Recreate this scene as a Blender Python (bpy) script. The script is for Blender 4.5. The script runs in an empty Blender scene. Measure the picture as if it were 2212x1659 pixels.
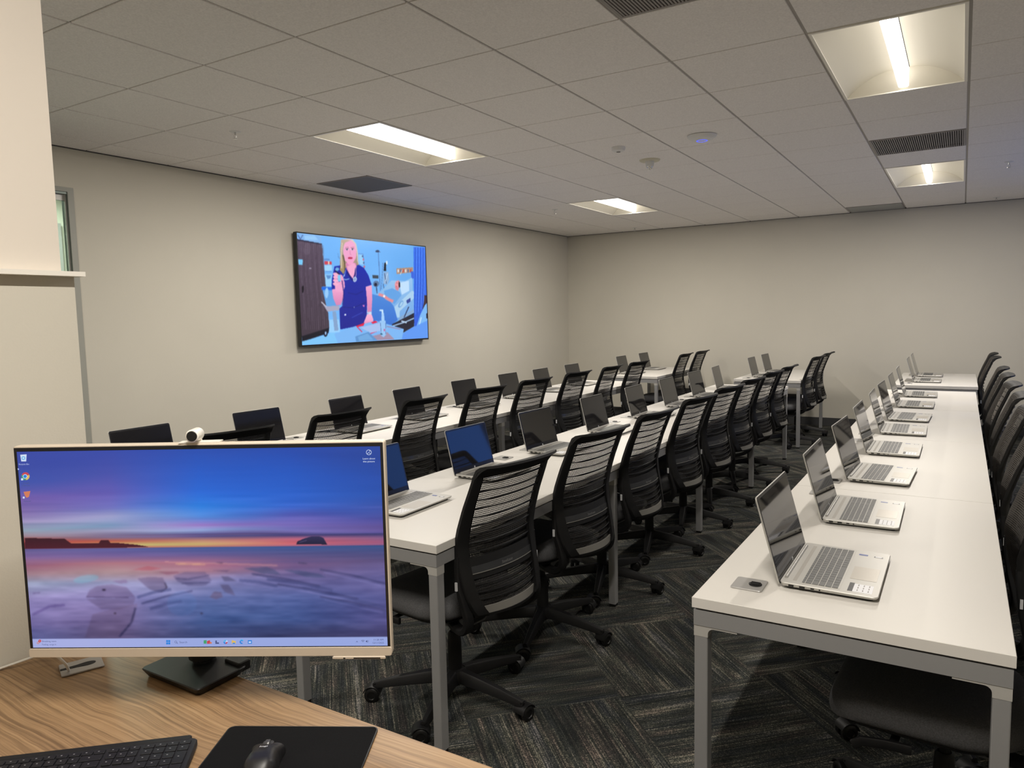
import bpy, bmesh, math, random
import numpy as np
from mathutils import Vector, Matrix

random.seed(7)
sc = bpy.context.scene
COL = sc.collection
PI = math.pi

# ------------------------------------------------------------------ camera
F_PX, YAW, PITCH, ROLL, HC = 1587.587, -0.5497, -0.0915, -0.0215, 1.492
cyw, syw = math.cos(YAW), math.sin(YAW)
fwd = Vector((syw*math.cos(PITCH), cyw*math.cos(PITCH), math.sin(PITCH)))
rgt = Vector((cyw, -syw, 0)); upv = rgt.cross(fwd)
cr, sr = math.cos(ROLL), math.sin(ROLL)
r2 = rgt*cr + upv*sr; u2 = upv*cr - rgt*sr
cam_d = bpy.data.cameras.new('camera'); cam = bpy.data.objects.new('camera', cam_d); COL.objects.link(cam)
cam_d.sensor_fit = 'HORIZONTAL'; cam_d.sensor_width = 36.0; cam_d.lens = F_PX/2212*36.0
cam_d.clip_start = 0.05; cam_d.clip_end = 60
m = Matrix((r2, u2, -fwd)).transposed().to_4x4(); m.translation = Vector((0, 0, HC))
cam.matrix_world = m
sc.camera = cam

# ------------------------------------------------------------------ world, view, light levels
w = bpy.data.worlds.new('world'); sc.world = w; w.use_nodes = True
w.node_tree.nodes['Background'].inputs[0].default_value = (0.25, 0.4, 0.8, 1)
w.node_tree.nodes['Background'].inputs[1].default_value = 0.3
sc.view_settings.view_transform = 'Standard'; sc.view_settings.look = 'None'
sc.view_settings.exposure = 0.0; sc.view_settings.gamma = 1.0
sc.view_settings.use_curve_mapping = False
try:
    sc.cycles.use_denoising = True
    sc.cycles.use_adaptive_sampling = True; sc.cycles.adaptive_threshold = .03
    sc.cycles.max_bounces = 7; sc.cycles.diffuse_bounces = 4; sc.cycles.glossy_bounces = 4
    sc.cycles.transmission_bounces = 6; sc.cycles.transparent_max_bounces = 16
    sc.cycles.sample_clamp_indirect = 6.0
    sc.cycles.caustics_reflective = False; sc.cycles.caustics_refractive = False
except Exception:
    pass
LAMP_RGB = (1.0, 0.935, 0.85)
LAMP_W = 27.0          # watts of each ceiling troffer's downlight strip
LENS_E = 2.6           # glow of the lens sides

ZC = 2.689             # ceiling
T = 0.6096             # ceiling tile
X0, Y0 = -0.6166, 2.9053
XL, XR, YF, YN = -5.185, 1.95, 10.176, -1.7   # walls
TH = 0.74              # table height

# ------------------------------------------------------------------ materials
def srgb(c):
    return tuple((v/255/12.92 if v/255 <= .04045 else ((v/255+.055)/1.055)**2.4) for v in c)
def mat(name, rgb, rough=.5, metal=0.0, spec=.5, **k):
    m = bpy.data.materials.new(name); m.use_nodes = True
    b = m.node_tree.nodes['Principled BSDF']
    b.inputs['Base Color'].default_value = (*rgb, 1); b.inputs['Roughness'].default_value = rough
    b.inputs['Metallic'].default_value = metal; b.inputs['Specular IOR Level'].default_value = spec
    for kk, v in k.items(): b.inputs[kk.replace('_', ' ')].default_value = v
    return m
def nodes(m): return m.node_tree.nodes, m.node_tree.links, m.node_tree.nodes['Principled BSDF']
def noise_var(m, scale, amt, coord='Object', bump=0, bscale=None, stretch=(1, 1, 1)):
    """vary the base colour a little with noise and add bump"""
    N, L, b = nodes(m)
    tc = N.new('ShaderNodeTexCoord'); mp = N.new('ShaderNodeMapping'); mp.inputs['Scale'].default_value = stretch
    L.new(tc.outputs[coord], mp.inputs[0])
    n = N.new('ShaderNodeTexNoise'); n.inputs['Scale'].default_value = scale; n.inputs['Detail'].default_value = 4
    L.new(mp.outputs[0], n.inputs['Vector'])
    c = b.inputs['Base Color'].default_value[:3]
    r = N.new('ShaderNodeValToRGB'); r.color_ramp.elements[0].position = .3; r.color_ramp.elements[1].position = .7
    r.color_ramp.elements[0].color = (*[v*(1-amt) for v in c], 1); r.color_ramp.elements[1].color = (*[min(1, v*(1+amt)) for v in c], 1)
    L.new(n.outputs['Fac'], r.inputs[0]); L.new(r.outputs[0], b.inputs['Base Color'])
    if bump:
        n2 = N.new('ShaderNodeTexNoise'); n2.inputs['Scale'].default_value = bscale or scale; n2.inputs['Detail'].default_value = 3
        L.new(mp.outputs[0], n2.inputs['Vector'])
        bp = N.new('ShaderNodeBump'); bp.inputs['Strength'].default_value = bump; bp.inputs['Distance'].default_value = .002
        L.new(n2.outputs['Fac'], bp.inputs['Height']); L.new(bp.outputs[0], b.inputs['Normal'])
    return m
def emis(name, rgb, s):
    m = bpy.data.materials.new(name); m.use_nodes = True
    N, L, b = nodes(m); N.remove(b)
    e = N.new('ShaderNodeEmission'); e.inputs[0].default_value = (*rgb, 1); e.inputs[1].default_value = s
    L.new(e.outputs[0], N['Material Output'].inputs[0]); return m

M = {}
M['wall'] = noise_var(mat('wall_paint', (.615, .585, .505), .85, spec=.2), 2.0, .015, bump=.15, bscale=180)
M['tile'] = noise_var(mat('ceiling_tile', (.86, .83, .815), .95, spec=.1), 130, .07, bump=.5, bscale=220)
M['tee'] = mat('ceiling_grid', (.42, .40, .38), .6)
M['plenum'] = mat('plenum', (.05, .05, .05), .9)
M['vent'] = mat('vent_grey', (.30, .28, .27), .6)
M['ventdark'] = mat('vent_dark', (.07, .065, .062), .8)
M['white_metal'] = mat('white_metal', (.85, .82, .75), .35)
M['reflector'] = mat('troffer_reflector', (.80, .76, .65), .6)
M['table'] = mat('white_laminate', (.64, .62, .58), .42, spec=.35)
M['frame'] = mat('grey_powder_coat', (.30, .30, .30), .45, .25)
M['bracket'] = mat('bracket_grey', (.50, .49, .46), .40, .25)
M['black'] = mat('black_plastic', (.006, .006, .0065), .5, spec=.35)
M['blacksoft'] = mat('black_soft', (.008, .008, .0085), .6, spec=.3)
M['rubber'] = mat('black_rubber', (.005, .005, .005), .45, spec=.4)
M['fabric'] = noise_var(mat('charcoal_fabric', (.085, .085, .088), .9, spec=.2), 300, .25, bump=.3, bscale=500)
M['chairgrey'] = mat('grey_plastic', (.17, .165, .15), .45)
M['undergrey'] = mat('light_grey_plastic', (.15, .15, .155), .5)
M['chrome'] = mat('satin_steel', (.62, .62, .62), .25, 1.0)
M['plate'] = mat('brushed_plate', (.48, .475, .46), .32, .5)
M['strip'] = mat('smoked_strip', (.05, .052, .056), .18, .3)
M['silver'] = mat('laptop_silver', (.46, .45, .42), .38, .25)
M['keys'] = mat('laptop_keys', (.11, .112, .11), .5)
M['keyscap'] = mat('laptop_key_silver', (.16, .16, .155), .5)
M['pad'] = mat('touchpad', (.42, .39, .34), .35, .3)
M['bezel'] = mat('laptop_bezel', (.012, .012, .014), .18)
M['glass_dark'] = mat('dark_display', (.006, .006, .008), .04, spec=.9)
M['port'] = mat('port_black', (.004, .004, .004), .6)
M['grille'] = mat('speaker_grille', (.36, .34, .31), .6, .3)
M['label_w'] = mat('label_white', (.75, .76, .80), .4)
M['label_k'] = mat('label_black', (.02, .02, .022), .3)
M['label_b'] = mat('label_blue', (.02, .06, .30), .3)
M['logo_w'] = mat('logo_white', (.65, .66, .68), .4)
M['beige'] = mat('monitor_beige', (.66, .57, .46), .45)
M['desk_black'] = mat('stand_black', (.009, .0095, .010), .42, spec=.4)
M['matpad'] = noise_var(mat('mouse_pad', (.006, .006, .0065), .9, spec=.1), 600, .3)
M['kb'] = mat('keyboard_graphite', (.014, .014, .016), .55, spec=.3)
M['kbkey'] = mat('keyboard_keys', (.010, .010, .012), .55, spec=.3)
M['legend'] = mat('key_legend', (.22, .22, .23), .6)
M['cable'] = mat('white_cable', (.75, .72, .66), .5)
M['screenfab'] = mat('upper_panel_paint', (.74, .68, .60), .8, spec=.15)
M['steelframe'] = mat('door_frame_metal', (.34, .34, .30), .5)
M['base_dark'] = mat('baseboard_rubber', (.05, .05, .052), .6)
M['baseboard_far'] = M['base_dark']
M['tvframe'] = mat('tv_frame', (.012, .012, .014), .3)
M['devwhite'] = mat('device_white', (.72, .72, .72), .4)
M['ledblue'] = emis('led_blue', (.12, .16, 1.0), 1.2)
M['lens'] = emis('lamp_lens', LAMP_RGB, LENS_E)
M['led'] = emis('lamp_core', (1, .93, .80), 14)

def glass(name, tint, rough=0.0):
    m = bpy.data.materials.new(name); m.use_nodes = True
    N, L, b = nodes(m); N.remove(b)
    t = N.new('ShaderNodeBsdfTransparent'); t.inputs[0].default_value = (*tint, 1)
    g = N.new('ShaderNodeBsdfGlossy'); g.inputs['Roughness'].default_value = .02
    fr = N.new('ShaderNodeFresnel'); fr.inputs[0].default_value = 1.45
    mx = N.new('ShaderNodeMixShader'); L.new(fr.outputs[0], mx.inputs[0]); L.new(t.outputs[0], mx.inputs[1]); L.new(g.outputs[0], mx.inputs[2])
    L.new(mx.outputs[0], N['Material Output'].inputs[0]); return m
M['glass'] = glass('door_glass', (.80, .88, .83))

# chair netting: knitted holes in the surface
def netting(nm, rgb):
    m = mat(nm, rgb, .7, spec=.2)
    N, L, b = nodes(m)
    tc = N.new('ShaderNodeTexCoord'); sp = N.new('ShaderNodeSeparateXYZ'); L.new(tc.outputs['Object'], sp.inputs[0])
    def sine(sock, k):
        a = N.new('ShaderNodeMath'); a.operation = 'MULTIPLY'; a.inputs[1].default_value = k; L.new(sock, a.inputs[0])
        s = N.new('ShaderNodeMath'); s.operation = 'SINE'; L.new(a.outputs[0], s.inputs[0])
        q = N.new('ShaderNodeMath'); q.operation = 'ABSOLUTE'; L.new(s.outputs[0], q.inputs[0]); return q.outputs[0]
    p = N.new('ShaderNodeMath'); p.operation = 'MULTIPLY'
    L.new(sine(sp.outputs['Y'], PI/.0062), p.inputs[0]); L.new(sine(sp.outputs['Z'], PI/.0072), p.inputs[1])
    g = N.new('ShaderNodeMath'); g.operation = 'GREATER_THAN'; g.inputs[1].default_value = .36; L.new(p.outputs[0], g.inputs[0])
    tr = N.new('ShaderNodeBsdfTransparent'); mx = N.new('ShaderNodeMixShader')
    L.new(g.outputs[0], mx.inputs[0]); L.new(b.outputs[0], mx.inputs[1]); L.new(tr.outputs[0], mx.inputs[2])
    L.new(mx.outputs[0], N['Material Output'].inputs[0]); return m
M['net'] = netting('chair_netting_rear', (.012, .012, .012)); M['net_front'] = netting('chair_netting_front', (.070, .062, .054))

# perforated grey vents
def louvre(name, axis, pitch, c1, c2):
    m = mat(name, c1, .7); N, L, b = nodes(m)
    tc = N.new('ShaderNodeTexCoord'); sp = N.new('ShaderNodeSeparateXYZ'); L.new(tc.outputs['Object'], sp.inputs[0])
    a = N.new('ShaderNodeMath'); a.operation = 'MULTIPLY'; a.inputs[1].default_value = PI/pitch; L.new(sp.outputs[axis], a.inputs[0])
    s = N.new('ShaderNodeMath'); s.operation = 'SINE'; L.new(a.outputs[0], s.inputs[0])
    q = N.new('ShaderNodeMath'); q.operation = 'ABSOLUTE'; L.new(s.outputs[0], q.inputs[0])
    r = N.new('ShaderNodeValToRGB'); r.color_ramp.elements[0].color = (*c2, 1); r.color_ramp.elements[1].color = (*c1, 1)
    r.color_ramp.elements[0].position = .35; r.color_ramp.elements[1].position = .6
    L.new(q.outputs[0], r.inputs[0]); L.new(r.outputs[0], b.inputs['Base Color']); return m

# carpet tiles laid quarter-turned at 45 degrees
def carpet():
    m = mat('carpet_tiles', (.04, .04, .045), .95, spec=.1); N, L, b = nodes(m)
    tc = N.new('ShaderNodeTexCoord'); mp = N.new('ShaderNodeMapping'); mp.vector_type = 'POINT'
    s = .61
    a = -PI/4*-1
    # rotate so that tile edges follow the axes, shift so a tile corner is at (-1.10, 2.555)
    c, d = math.cos(a), math.sin(a)
    cx, cy = -1.10*c-2.555*d, -1.10*d+2.555*c
    mp.inputs['Rotation'].default_value = (0, 0, a); mp.inputs['Scale'].default_value = (1/s, 1/s, 1)
    mp.vector_type = 'POINT'
    L.new(tc.outputs['Object'], mp.inputs[0])
    # POINT mapping scales, then rotates, then moves
    mp.inputs['Location'].default_value = (-cx/s, -cy/s, 0)
    sp = N.new('ShaderNodeSeparateXYZ'); L.new(mp.outputs[0], sp.inputs[0])
    def mth(op, x, y=None):
        n = N.new('ShaderNodeMath'); n.operation = op
        for i, v in enumerate((x, y)):
            if v is None: continue
            if isinstance(v, (int, float)): n.inputs[i].default_value = v
            else: L.new(v, n.inputs[i])
        return n.outputs[0]
    u, v = sp.outputs['X'], sp.outputs['Y']
    fu, fv = mth('FLOOR', u), mth('FLOOR', v)
    par = mth('MODULO', mth('ADD', mth('ADD', fu, fv), 200), 2)
    par = mth('GREATER_THAN', par, .5)
    def mix(a_, b_, f):
        n = N.new('ShaderNodeMix'); n.data_type = 'FLOAT'; L.new(f, n.inputs[0]); L.new(a_, n.inputs[2]); L.new(b_, n.inputs[3]); return n.outputs[0]
    al, ac = mix(v, u, par), mix(u, v, par)
    cmb = N.new('ShaderNodeCombineXYZ'); L.new(fu, cmb.inputs[0]); L.new(fv, cmb.inputs[1])
    wn = N.new('ShaderNodeTexWhiteNoise'); L.new(cmb.outputs[0], wn.inputs['Vector'])
    def nz(ka, kc, off, det=2):
        cb = N.new('ShaderNodeCombineXYZ')
        L.new(mth('MULTIPLY', al, ka), cb.inputs[0]); L.new(mth('MULTIPLY', ac, kc), cb.inputs[1])
        L.new(mth('ADD', mth('MULTIPLY', wn.outputs[0], 37.0), off), cb.inputs[2])
        n = N.new('ShaderNodeTexNoise'); n.inputs['Scale'].default_value = 1; n.inputs['Detail'].default_value = det
        L.new(cb.outputs[0], n.inputs['Vector']); return n.outputs['Fac']
    fine = nz(2.2, 120, 0, 1); broad = nz(1.6, 9, 11, 3); loops = nz(150, 150, 23, 0); hue = nz(2.5, 14, 31)
    k = mth('ADD', mth('MULTIPLY', mth('SUBTRACT', fine, .5), 1.15), mth('MULTIPLY', mth('SUBTRACT', broad, .5), 1.0))
    k = mth('ADD', k, mth('MULTIPLY', mth('SUBTRACT', loops, .5), .9))
    k = mth('ADD', k, .44)
    r = N.new('ShaderNodeValToRGB'); e = r.color_ramp.elements
    e[0].position = .10; e[0].color = (.014, .015, .017, 1); e[1].position = 1.0; e[1].color = (.28, .245, .215, 1)
    x = e.new(.42); x.color = (.032, .034, .034, 1); x = e.new(.62); x.color = (.062, .061, .056, 1)
    L.new(k, r.inputs[0])
    r2_ = N.new('ShaderNodeValToRGB'); e = r2_.color_ramp.elements
    e[0].position = .3; e[0].color = (.92, .97, 1.07, 1); e[1].position = .7; e[1].color = (1.08, .96, .92, 1)
    x = e.new(.5); x.color = (.95, 1.0, .90, 1)
    L.new(hue, r2_.inputs[0])
    mx = N.new('ShaderNodeMix'); mx.data_type = 'RGBA'; mx.blend_type = 'MULTIPLY'; mx.inputs[0].default_value = 1
    L.new(r.outputs[0], mx.inputs[6]); L.new(r2_.outputs[0], mx.inputs[7]); L.new(mx.outputs[2], b.inputs['Base Color'])
    bp = N.new('ShaderNodeBump'); bp.inputs['Strength'].default_value = .5; bp.inputs['Distance'].default_value = .003
    L.new(mth('ADD', loops, fine), bp.inputs['Height']); L.new(bp.outputs[0], b.inputs['Normal'])
    return m
M['carpet'] = carpet()

def wood():
    m = mat('oak_laminate', (.5, .33, .17), .4, spec=.35); N, L, b = nodes(m)
    tc = N.new('ShaderNodeTexCoord'); sp = N.new('ShaderNodeSeparateXYZ'); L.new(tc.outputs['Object'], sp.inputs[0])
    def mth(op, *a):
        n = N.new('ShaderNodeMath'); n.operation = op
        for i, v in enumerate(a):
            if isinstance(v, (int, float)): n.inputs[i].default_value = v
            else: L.new(v, n.inputs[i])
        return n.outputs[0]
    def nz(x, y, z=0.0, det=2, rough=.5):
        cb = N.new('ShaderNodeCombineXYZ'); L.new(x, cb.inputs[0]); L.new(y, cb.inputs[1]); cb.inputs[2].default_value = z
        n = N.new('ShaderNodeTexNoise'); n.inputs['Scale'].default_value = 1; n.inputs['Detail'].default_value = det; n.inputs['Roughness'].default_value = rough
        L.new(cb.outputs[0], n.inputs['Vector']); return n.outputs['Fac']
    x, y = sp.outputs['X'], sp.outputs['Y']
    w1 = nz(mth('MULTIPLY', x, 2.6), mth('MULTIPLY', y, 4.5), 3.0, 1)
    w2 = nz(mth('MULTIPLY', x, 11), mth('MULTIPLY', y, 16), 7.0, 1)
    yw = mth('ADD', y, mth('ADD', mth('MULTIPLY', w1, .075), mth('MULTIPLY', w2, .008)))
    streak = nz(mth('MULTIPLY', x, 1.1), mth('MULTIPLY', yw, 150), 0, 2, .6)
    pores = nz(mth('MULTIPLY', x, 14), mth('MULTIPLY', yw, 620), 5, 1)
    broad = nz(mth('MULTIPLY', x, .8), mth('MULTIPLY', yw, 17), 9, 2)
    k = mth('ADD', mth('MULTIPLY', mth('SUBTRACT', streak, .5), 1.25), mth('MULTIPLY', mth('SUBTRACT', broad, .5), .7))
    k = mth('ADD', mth('ADD', k, mth('MULTIPLY', mth('SUBTRACT', pores, .5), .45)), .55)
    r = N.new('ShaderNodeValToRGB'); e = r.color_ramp.elements
    e[0].position = .12; e[0].color = (.125, .070, .034, 1); e[1].position = .95; e[1].color = (.40, .26, .135, 1)
    q = e.new(.38); q.color = (.215, .130, .064, 1); q = e.new(.6); q.color = (.31, .192, .096, 1)
    L.new(k, r.inputs[0]); L.new(r.outputs[0], b.inputs['Base Color']); return m
M['wood'] = wood()

# ------------------------------------------------------------------ mesh helpers
class MB:
    def __init__(s): s.v = []; s.f = []; s.m = []; s.sm = []
    def add(s, vs, fs, mi=0, smooth=False):
        o = len(s.v); s.v += [tuple(x) for x in vs]
        for f in fs: s.f.append([i+o for i in f]); s.m.append(mi); s.sm.append(smooth)
        return s
    def box(s, x0, x1, y0, y1, z0, z1, mi=0, M_=None):
        vs = [Vector((x, y, z)) for x in (x0, x1) for y in (y0, y1) for z in (z0, z1)]
        if M_ is not None: vs = [M_ @ q for q in vs]
        return s.add(vs, [(0, 1, 3, 2), (4, 6, 7, 5), (0, 4, 5, 1), (2, 3, 7, 6), (0, 2, 6, 4), (1, 5, 7, 3)], mi)
    def rings(s, rings, cap0=True, cap1=True, mi=0, smooth=True, closed=True):
        n = len(rings[0]); o = len(s.v)
        for r in rings: s.v += [tuple(x) for x in r]
        for k in range(len(rings)-1):
            for i in range(n if closed else n-1):
                j = (i+1) % n
                s.f.append([o+k*n+i, o+k*n+j, o+(k+1)*n+j, o+(k+1)*n+i]); s.m.append(mi); s.sm.append(smooth)
        if cap0: s.f.append([o+i for i in range(n)][::-1]); s.m.append(mi); s.sm.append(False)
        if cap1: s.f.append([o+(len(rings)-1)*n+i for i in range(n)]); s.m.append(mi); s.sm.append(False)
        return s
    def cyl(s, p0, p1, r0, r1=None, n=20, mi=0, cap=True):
        p0, p1 = Vector(p0), Vector(p1); r1 = r0 if r1 is None else r1
        d = (p1-p0).normalized(); a = d.orthogonal().normalized(); b = d.cross(a)
        R = []
        for p, r in ((p0, r0), (p1, r1)): R.append([p+a*r*math.cos(2*PI*i/n)+b*r*math.sin(2*PI*i/n) for i in range(n)])
        return s.rings(R, cap, cap, mi)
    def lathe(s, prof, c=(0, 0, 0), axis='Z', n=24, mi=0, caps=True):
        R = []
        for r, h in prof:
            ring = []
            for i in range(n):
                a = 2*PI*i/n; x, y = r*math.cos(a), r*math.sin(a)
                p = {'Z': (x, y, h), 'Y': (x, h, y), 'X': (h, x, y)}[axis]
                ring.append(Vector(p)+Vector(c))
            R.append(ring)
        return s.rings(R, caps, caps, mi)
    def sweep(s, path, w, h, up=(0, 0, 1), mi=0, round_=0, smooth=True, wf=None):
        """rectangular (or rounded) section swept along path; w across, h along up"""
        path = [Vector(p) for p in path]; up = Vector(up); R = []
        for i, p in enumerate(path):
            d = (path[min(i+1, len(path)-1)]-path[max(i-1, 0)]).normalized()
            a = d.cross(up)
            if a.length < 1e-4: a = d.orthogonal()
            a.normalize(); b = a.cross(d).normalized()
            k = 1 if wf is None else wf[i]
            if round_:
                n = round_; ring = [p+a*(w/2*k)*math.cos(2*PI*j/n)+b*(h/2)*math.sin(2*PI*j/n) for j in range(n)]
            else:
                c = .25
                q = [(-1, -1+c), (-1+c*h/w if w > h else -1+c, -1), (1-c*h/w if w > h else 1-c, -1), (1, -1+c), (1, 1-c), (1-c*h/w if w > h else 1-c, 1), (-1+c*h/w if w > h else -1+c, 1), (-1, 1-c)]
                ring = [p+a*(w/2*k)*x+b*(h/2)*y for x, y in q]
            R.append(ring)
        return s.rings(R, True, True, mi, smooth)
    def slab(s, poly, z0, z1, bev=0.0, mi=0, M_=None):
        """extruded polygon (ccw xy) with a small chamfer at the top and bottom"""
        n = len(poly); c = Vector((sum(p[0] for p in poly)/n, sum(p[1] for p in poly)/n))
        def ins(d):
            out = []
            for i in range(n):
                p0, p1, p2 = Vector(poly[i-1]), Vector(poly[i]), Vector(poly[(i+1) % n])
                e1 = (p1-p0); e2 = (p2-p1)
                if e1.length < 1e-9 or e2.length < 1e-9: out.append(p1); continue
                n1 = Vector((-e1.y, e1.x)).normalized(); n2 = Vector((-e2.y, e2.x)).normalized()
                bi = (n1+n2); bi = bi*2/max(.5, bi.length_squared)
                out.append(p1+bi*d)
            return out
        lv = [(z0, 0), (z1, 0)] if bev <= 0 else [(z0, bev), (z0+bev, 0), (z1-bev, 0), (z1, bev)]
        R = []
        for z, d in lv:
            q = ins(d) if d > 0 else [Vector(p) for p in poly]
            ring = [Vector((p.x, p.y, z)) for p in q]
            if M_ is not None: ring = [M_ @ x for x in ring]
            R.append(ring)
        return s.rings(R, True, True, mi, False)
    def mesh(s, name, mats):
        me = bpy.data.meshes.new(name); me.from_pydata(s.v, [], s.f)
        for x in mats: me.materials.append(x)
        me.polygons.foreach_set('material_index', s.m); me.polygons.foreach_set('use_smooth', s.sm)
        bm = bmesh.new(); bm.from_mesh(me); bmesh.ops.recalc_face_normals(bm, faces=bm.faces); bm.to_mesh(me); bm.free()
        if any(s.sm):
            try: me.set_sharp_from_angle(angle=math.radians(40))
            except Exception: pass
        me.update(); return me
def rrect(x0, x1, y0, y1, r, n=5):
    out = []
    for cx, cy, a0 in ((x1-r, y1-r, 0), (x0+r, y1-r, 90), (x0+r, y0+r, 180), (x1-r, y0+r, 270)):
        for i in range(n+1):
            a = math.radians(a0+90*i/n); out.append((cx+r*math.cos(a), cy+r*math.sin(a)))
    return out
def link(name, me, parent=None, M_=None):
    o = bpy.data.objects.new(name, me); COL.objects.link(o)
    if parent is not None: o.parent = parent
    if M_ is not None: o.matrix_local = M_
    return o
def obj(name, mb, mats, parent=None, M_=None):
    if not isinstance(mats, (list, tuple)): mats = [mats]
    return link(name, mb.mesh(name, mats), parent, M_)
def tag(o, label=None, cat=None, group=None, kind=None):
    if label: o['label'] = label
    if cat: o['category'] = cat
    if group: o['group'] = group
    if kind: o['kind'] = kind
    return o
def thing(name, label, cat, loc=(0, 0, 0), rz=0, group=None):
    o = bpy.data.objects.new(name, None); COL.objects.link(o); o.empty_display_size = .1
    o.location = loc; o.rotation_euler = (0, 0, rz)
    return tag(o, label, cat, group)
def struct(name, mb, mats, parent=None):
    o = obj(name, mb, mats, parent); o['kind'] = 'structure'; return o
def copy_tree(o, parent=None):
    c = o.copy(); COL.objects.link(c)
    if parent is not None: c.parent = parent
    for ch in list(o.children): copy_tree(ch, c)
    return c
def text_mesh(s, size, M_, mb, mi, align='CENTER', bold=0.0):
    cu = bpy.data.curves.new('t', 'FONT'); cu.body = s; cu.size = size; cu.align_x = align; cu.offset = bold; cu.resolution_u = 2
    o = bpy.data.objects.new('t', cu); COL.objects.link(o)
    dg = bpy.context.evaluated_depsgraph_get(); me = bpy.data.meshes.new_from_object(o.evaluated_get(dg))
    mb.add([M_ @ v.co for v in me.vertices], [list(p.vertices) for p in me.polygons], mi)
    bpy.data.objects.remove(o); bpy.data.curves.remove(cu); bpy.data.meshes.remove(me)
def frame_mat(o, ex, ey, ez=None):
    ex, ey = Vector(ex).normalized(), Vector(ey).normalized(); ez = ex.cross(ey)
    m_ = Matrix((ex, ey, ez)).transposed().to_4x4(); m_.translation = Vector(o); return m_

# ------------------------------------------------------------------ painted canvases for the two lit displays
def homog(src, dst):
    A = []; B = []
    for (x, y), (u, v) in zip(src, dst):
        A.append([x, y, 1, 0, 0, 0, -u*x, -u*y]); B.append(u)
        A.append([0, 0, 0, x, y, 1, -v*x, -v*y]); B.append(v)
    h = np.linalg.solve(np.array(A, float), np.array(B, float)); return np.append(h, 1).reshape(3, 3)
class Canvas:
    def __init__(s, w, h, quad, seed=1):
        s.w, s.h = w, h; s.c = np.zeros((h, w, 3)); s.H = homog(quad, [(0, 0), (1, 0), (1, 1), (0, 1)])
        s.uu, s.vv = np.meshgrid((np.arange(w))/(w-1), (np.arange(h))/(h-1)); s.rng = np.random.RandomState(seed)
    def uv(s, p):
        q = s.H @ np.array([p[0], p[1], 1.0]); return q[0]/q[2], q[1]/q[2]
    def mask(s, pts, raw=False):
        P = [p if raw else s.uv(p) for p in pts]; inside = np.zeros((s.h, s.w), bool)
        n = len(P)
        for i in range(n):
            x1, y1 = P[i]; x2, y2 = P[(i+1) % n]
            if y1 == y2: continue
            cond = ((s.vv > min(y1, y2)) & (s.vv <= max(y1, y2)))
            inside ^= cond & (s.uu < (x2-x1)*(s.vv-y1)/(y2-y1)+x1)
        return inside
    def poly(s, pts, col, col2=None, alpha=1.0, raw=False):
        k = s.mask(pts, raw)
        if not k.any(): return
        c = np.array(col, float)
        if col2 is not None:
            vs = s.vv[k]; t = ((vs-vs.min())/max(1e-6, vs.max()-vs.min()))[:, None]; c = c*(1-t)+np.array(col2, float)*t
        s.c[k] = s.c[k]*(1-alpha)+c*alpha
    def ell(s, cx, cy, rx, ry, col, col2=None, rot=0, alpha=1.0, n=20):
        pts = []
        for i in range(n):
            a = 2*PI*i/n; x, y = rx*math.cos(a), ry*math.sin(a)
            pts.append((cx+x*math.cos(rot)-y*math.sin(rot), cy+x*math.sin(rot)+y*math.cos(rot)))
        s.poly(pts, col, col2, alpha)
    def line(s, pts, wd, col, alpha=1.0):
        for a, b in zip(pts[:-1], pts[1:]):
            d = np.array(b, float)-np.array(a, float); L_ = np.hypot(*d); nrm = np.array([-d[1], d[0]])/max(L_, 1e-6)*wd/2
            a_, b_ = np.array(a, float), np.array(b, float)
            s.poly([a_-nrm, b_-nrm, b_+nrm, a_+nrm], col, None, alpha)
    def noise(s, nx, ny):
        g = s.rng.rand(ny+2, nx+2); x = s.uu*nx; y = s.vv*ny; xi = x.astype(int); yi = y.astype(int)
        fx = x-xi; fy = y-yi; fx = fx*fx*(3-2*fx); fy = fy*fy*(3-2*fy)
        return (g[yi, xi]*(1-fx)*(1-fy)+g[yi, xi+1]*fx*(1-fy)+g[yi+1, xi]*(1-fx)*fy+g[yi+1, xi+1]*fx*fy)-.5
    def blur(s, k=None):
        a = s.c.copy(); a[1:-1] = (s.c[:-2]+2*s.c[1:-1]+s.c[2:])/4; b = a.copy(); b[:, 1:-1] = (a[:, :-2]+2*a[:, 1:-1]+a[:, 2:])/4; s.c = b
    def mesh(s, name, W, H, material):
        """grid in local x (right), z (up), facing -y, centred"""
        X = (s.uu-.5)*W; Z = (.5-s.vv)*H
        co = np.stack([X, np.zeros_like(X), Z], -1).reshape(-1, 3)
        idx = np.arange(s.w*s.h).reshape(s.h, s.w)
        f = np.stack([idx[1:, :-1], idx[1:, 1:], idx[:-1, 1:], idx[:-1, :-1]], -1).reshape(-1, 4)
        me = bpy.data.meshes.new(name)
        me.vertices.add(len(co)); me.vertices.foreach_set('co', co.ravel())
        me.loops.add(f.size); me.loops.foreach_set('vertex_index', f.ravel())
        me.polygons.add(len(f)); me.polygons.foreach_set('loop_start', np.arange(0, f.size, 4)); me.polygons.foreach_set('loop_total', np.full(len(f), 4))
        me.update(calc_edges=True)
        c = np.clip(s.c/255., 0, 1); lin = np.where(c <= .04045, c/12.92, ((c+.055)/1.055)**2.4)
        at = me.color_attributes.new('picture', 'FLOAT_COLOR', 'POINT')
        at.data.foreach_set('color', np.concatenate([lin, np.ones(lin.shape[:2]+(1,))], -1).reshape(-1).astype(np.float32))
        me.materials.append(material); return me
def display_mat(name, strength):
    m = mat(name, (.004, .004, .005), .12, spec=.4); N, L, b = nodes(m)
    a = N.new('ShaderNodeVertexColor'); a.layer_name = 'picture'
    L.new(a.outputs[0], b.inputs['Emission Color']); b.inputs['Emission Strength'].default_value = strength; return m
def wide(name, strength, rgb): return mat(name, (.004, .004, .005), .15, Emission_Color=(*rgb, 1), Emission_Strength=strength)

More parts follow.
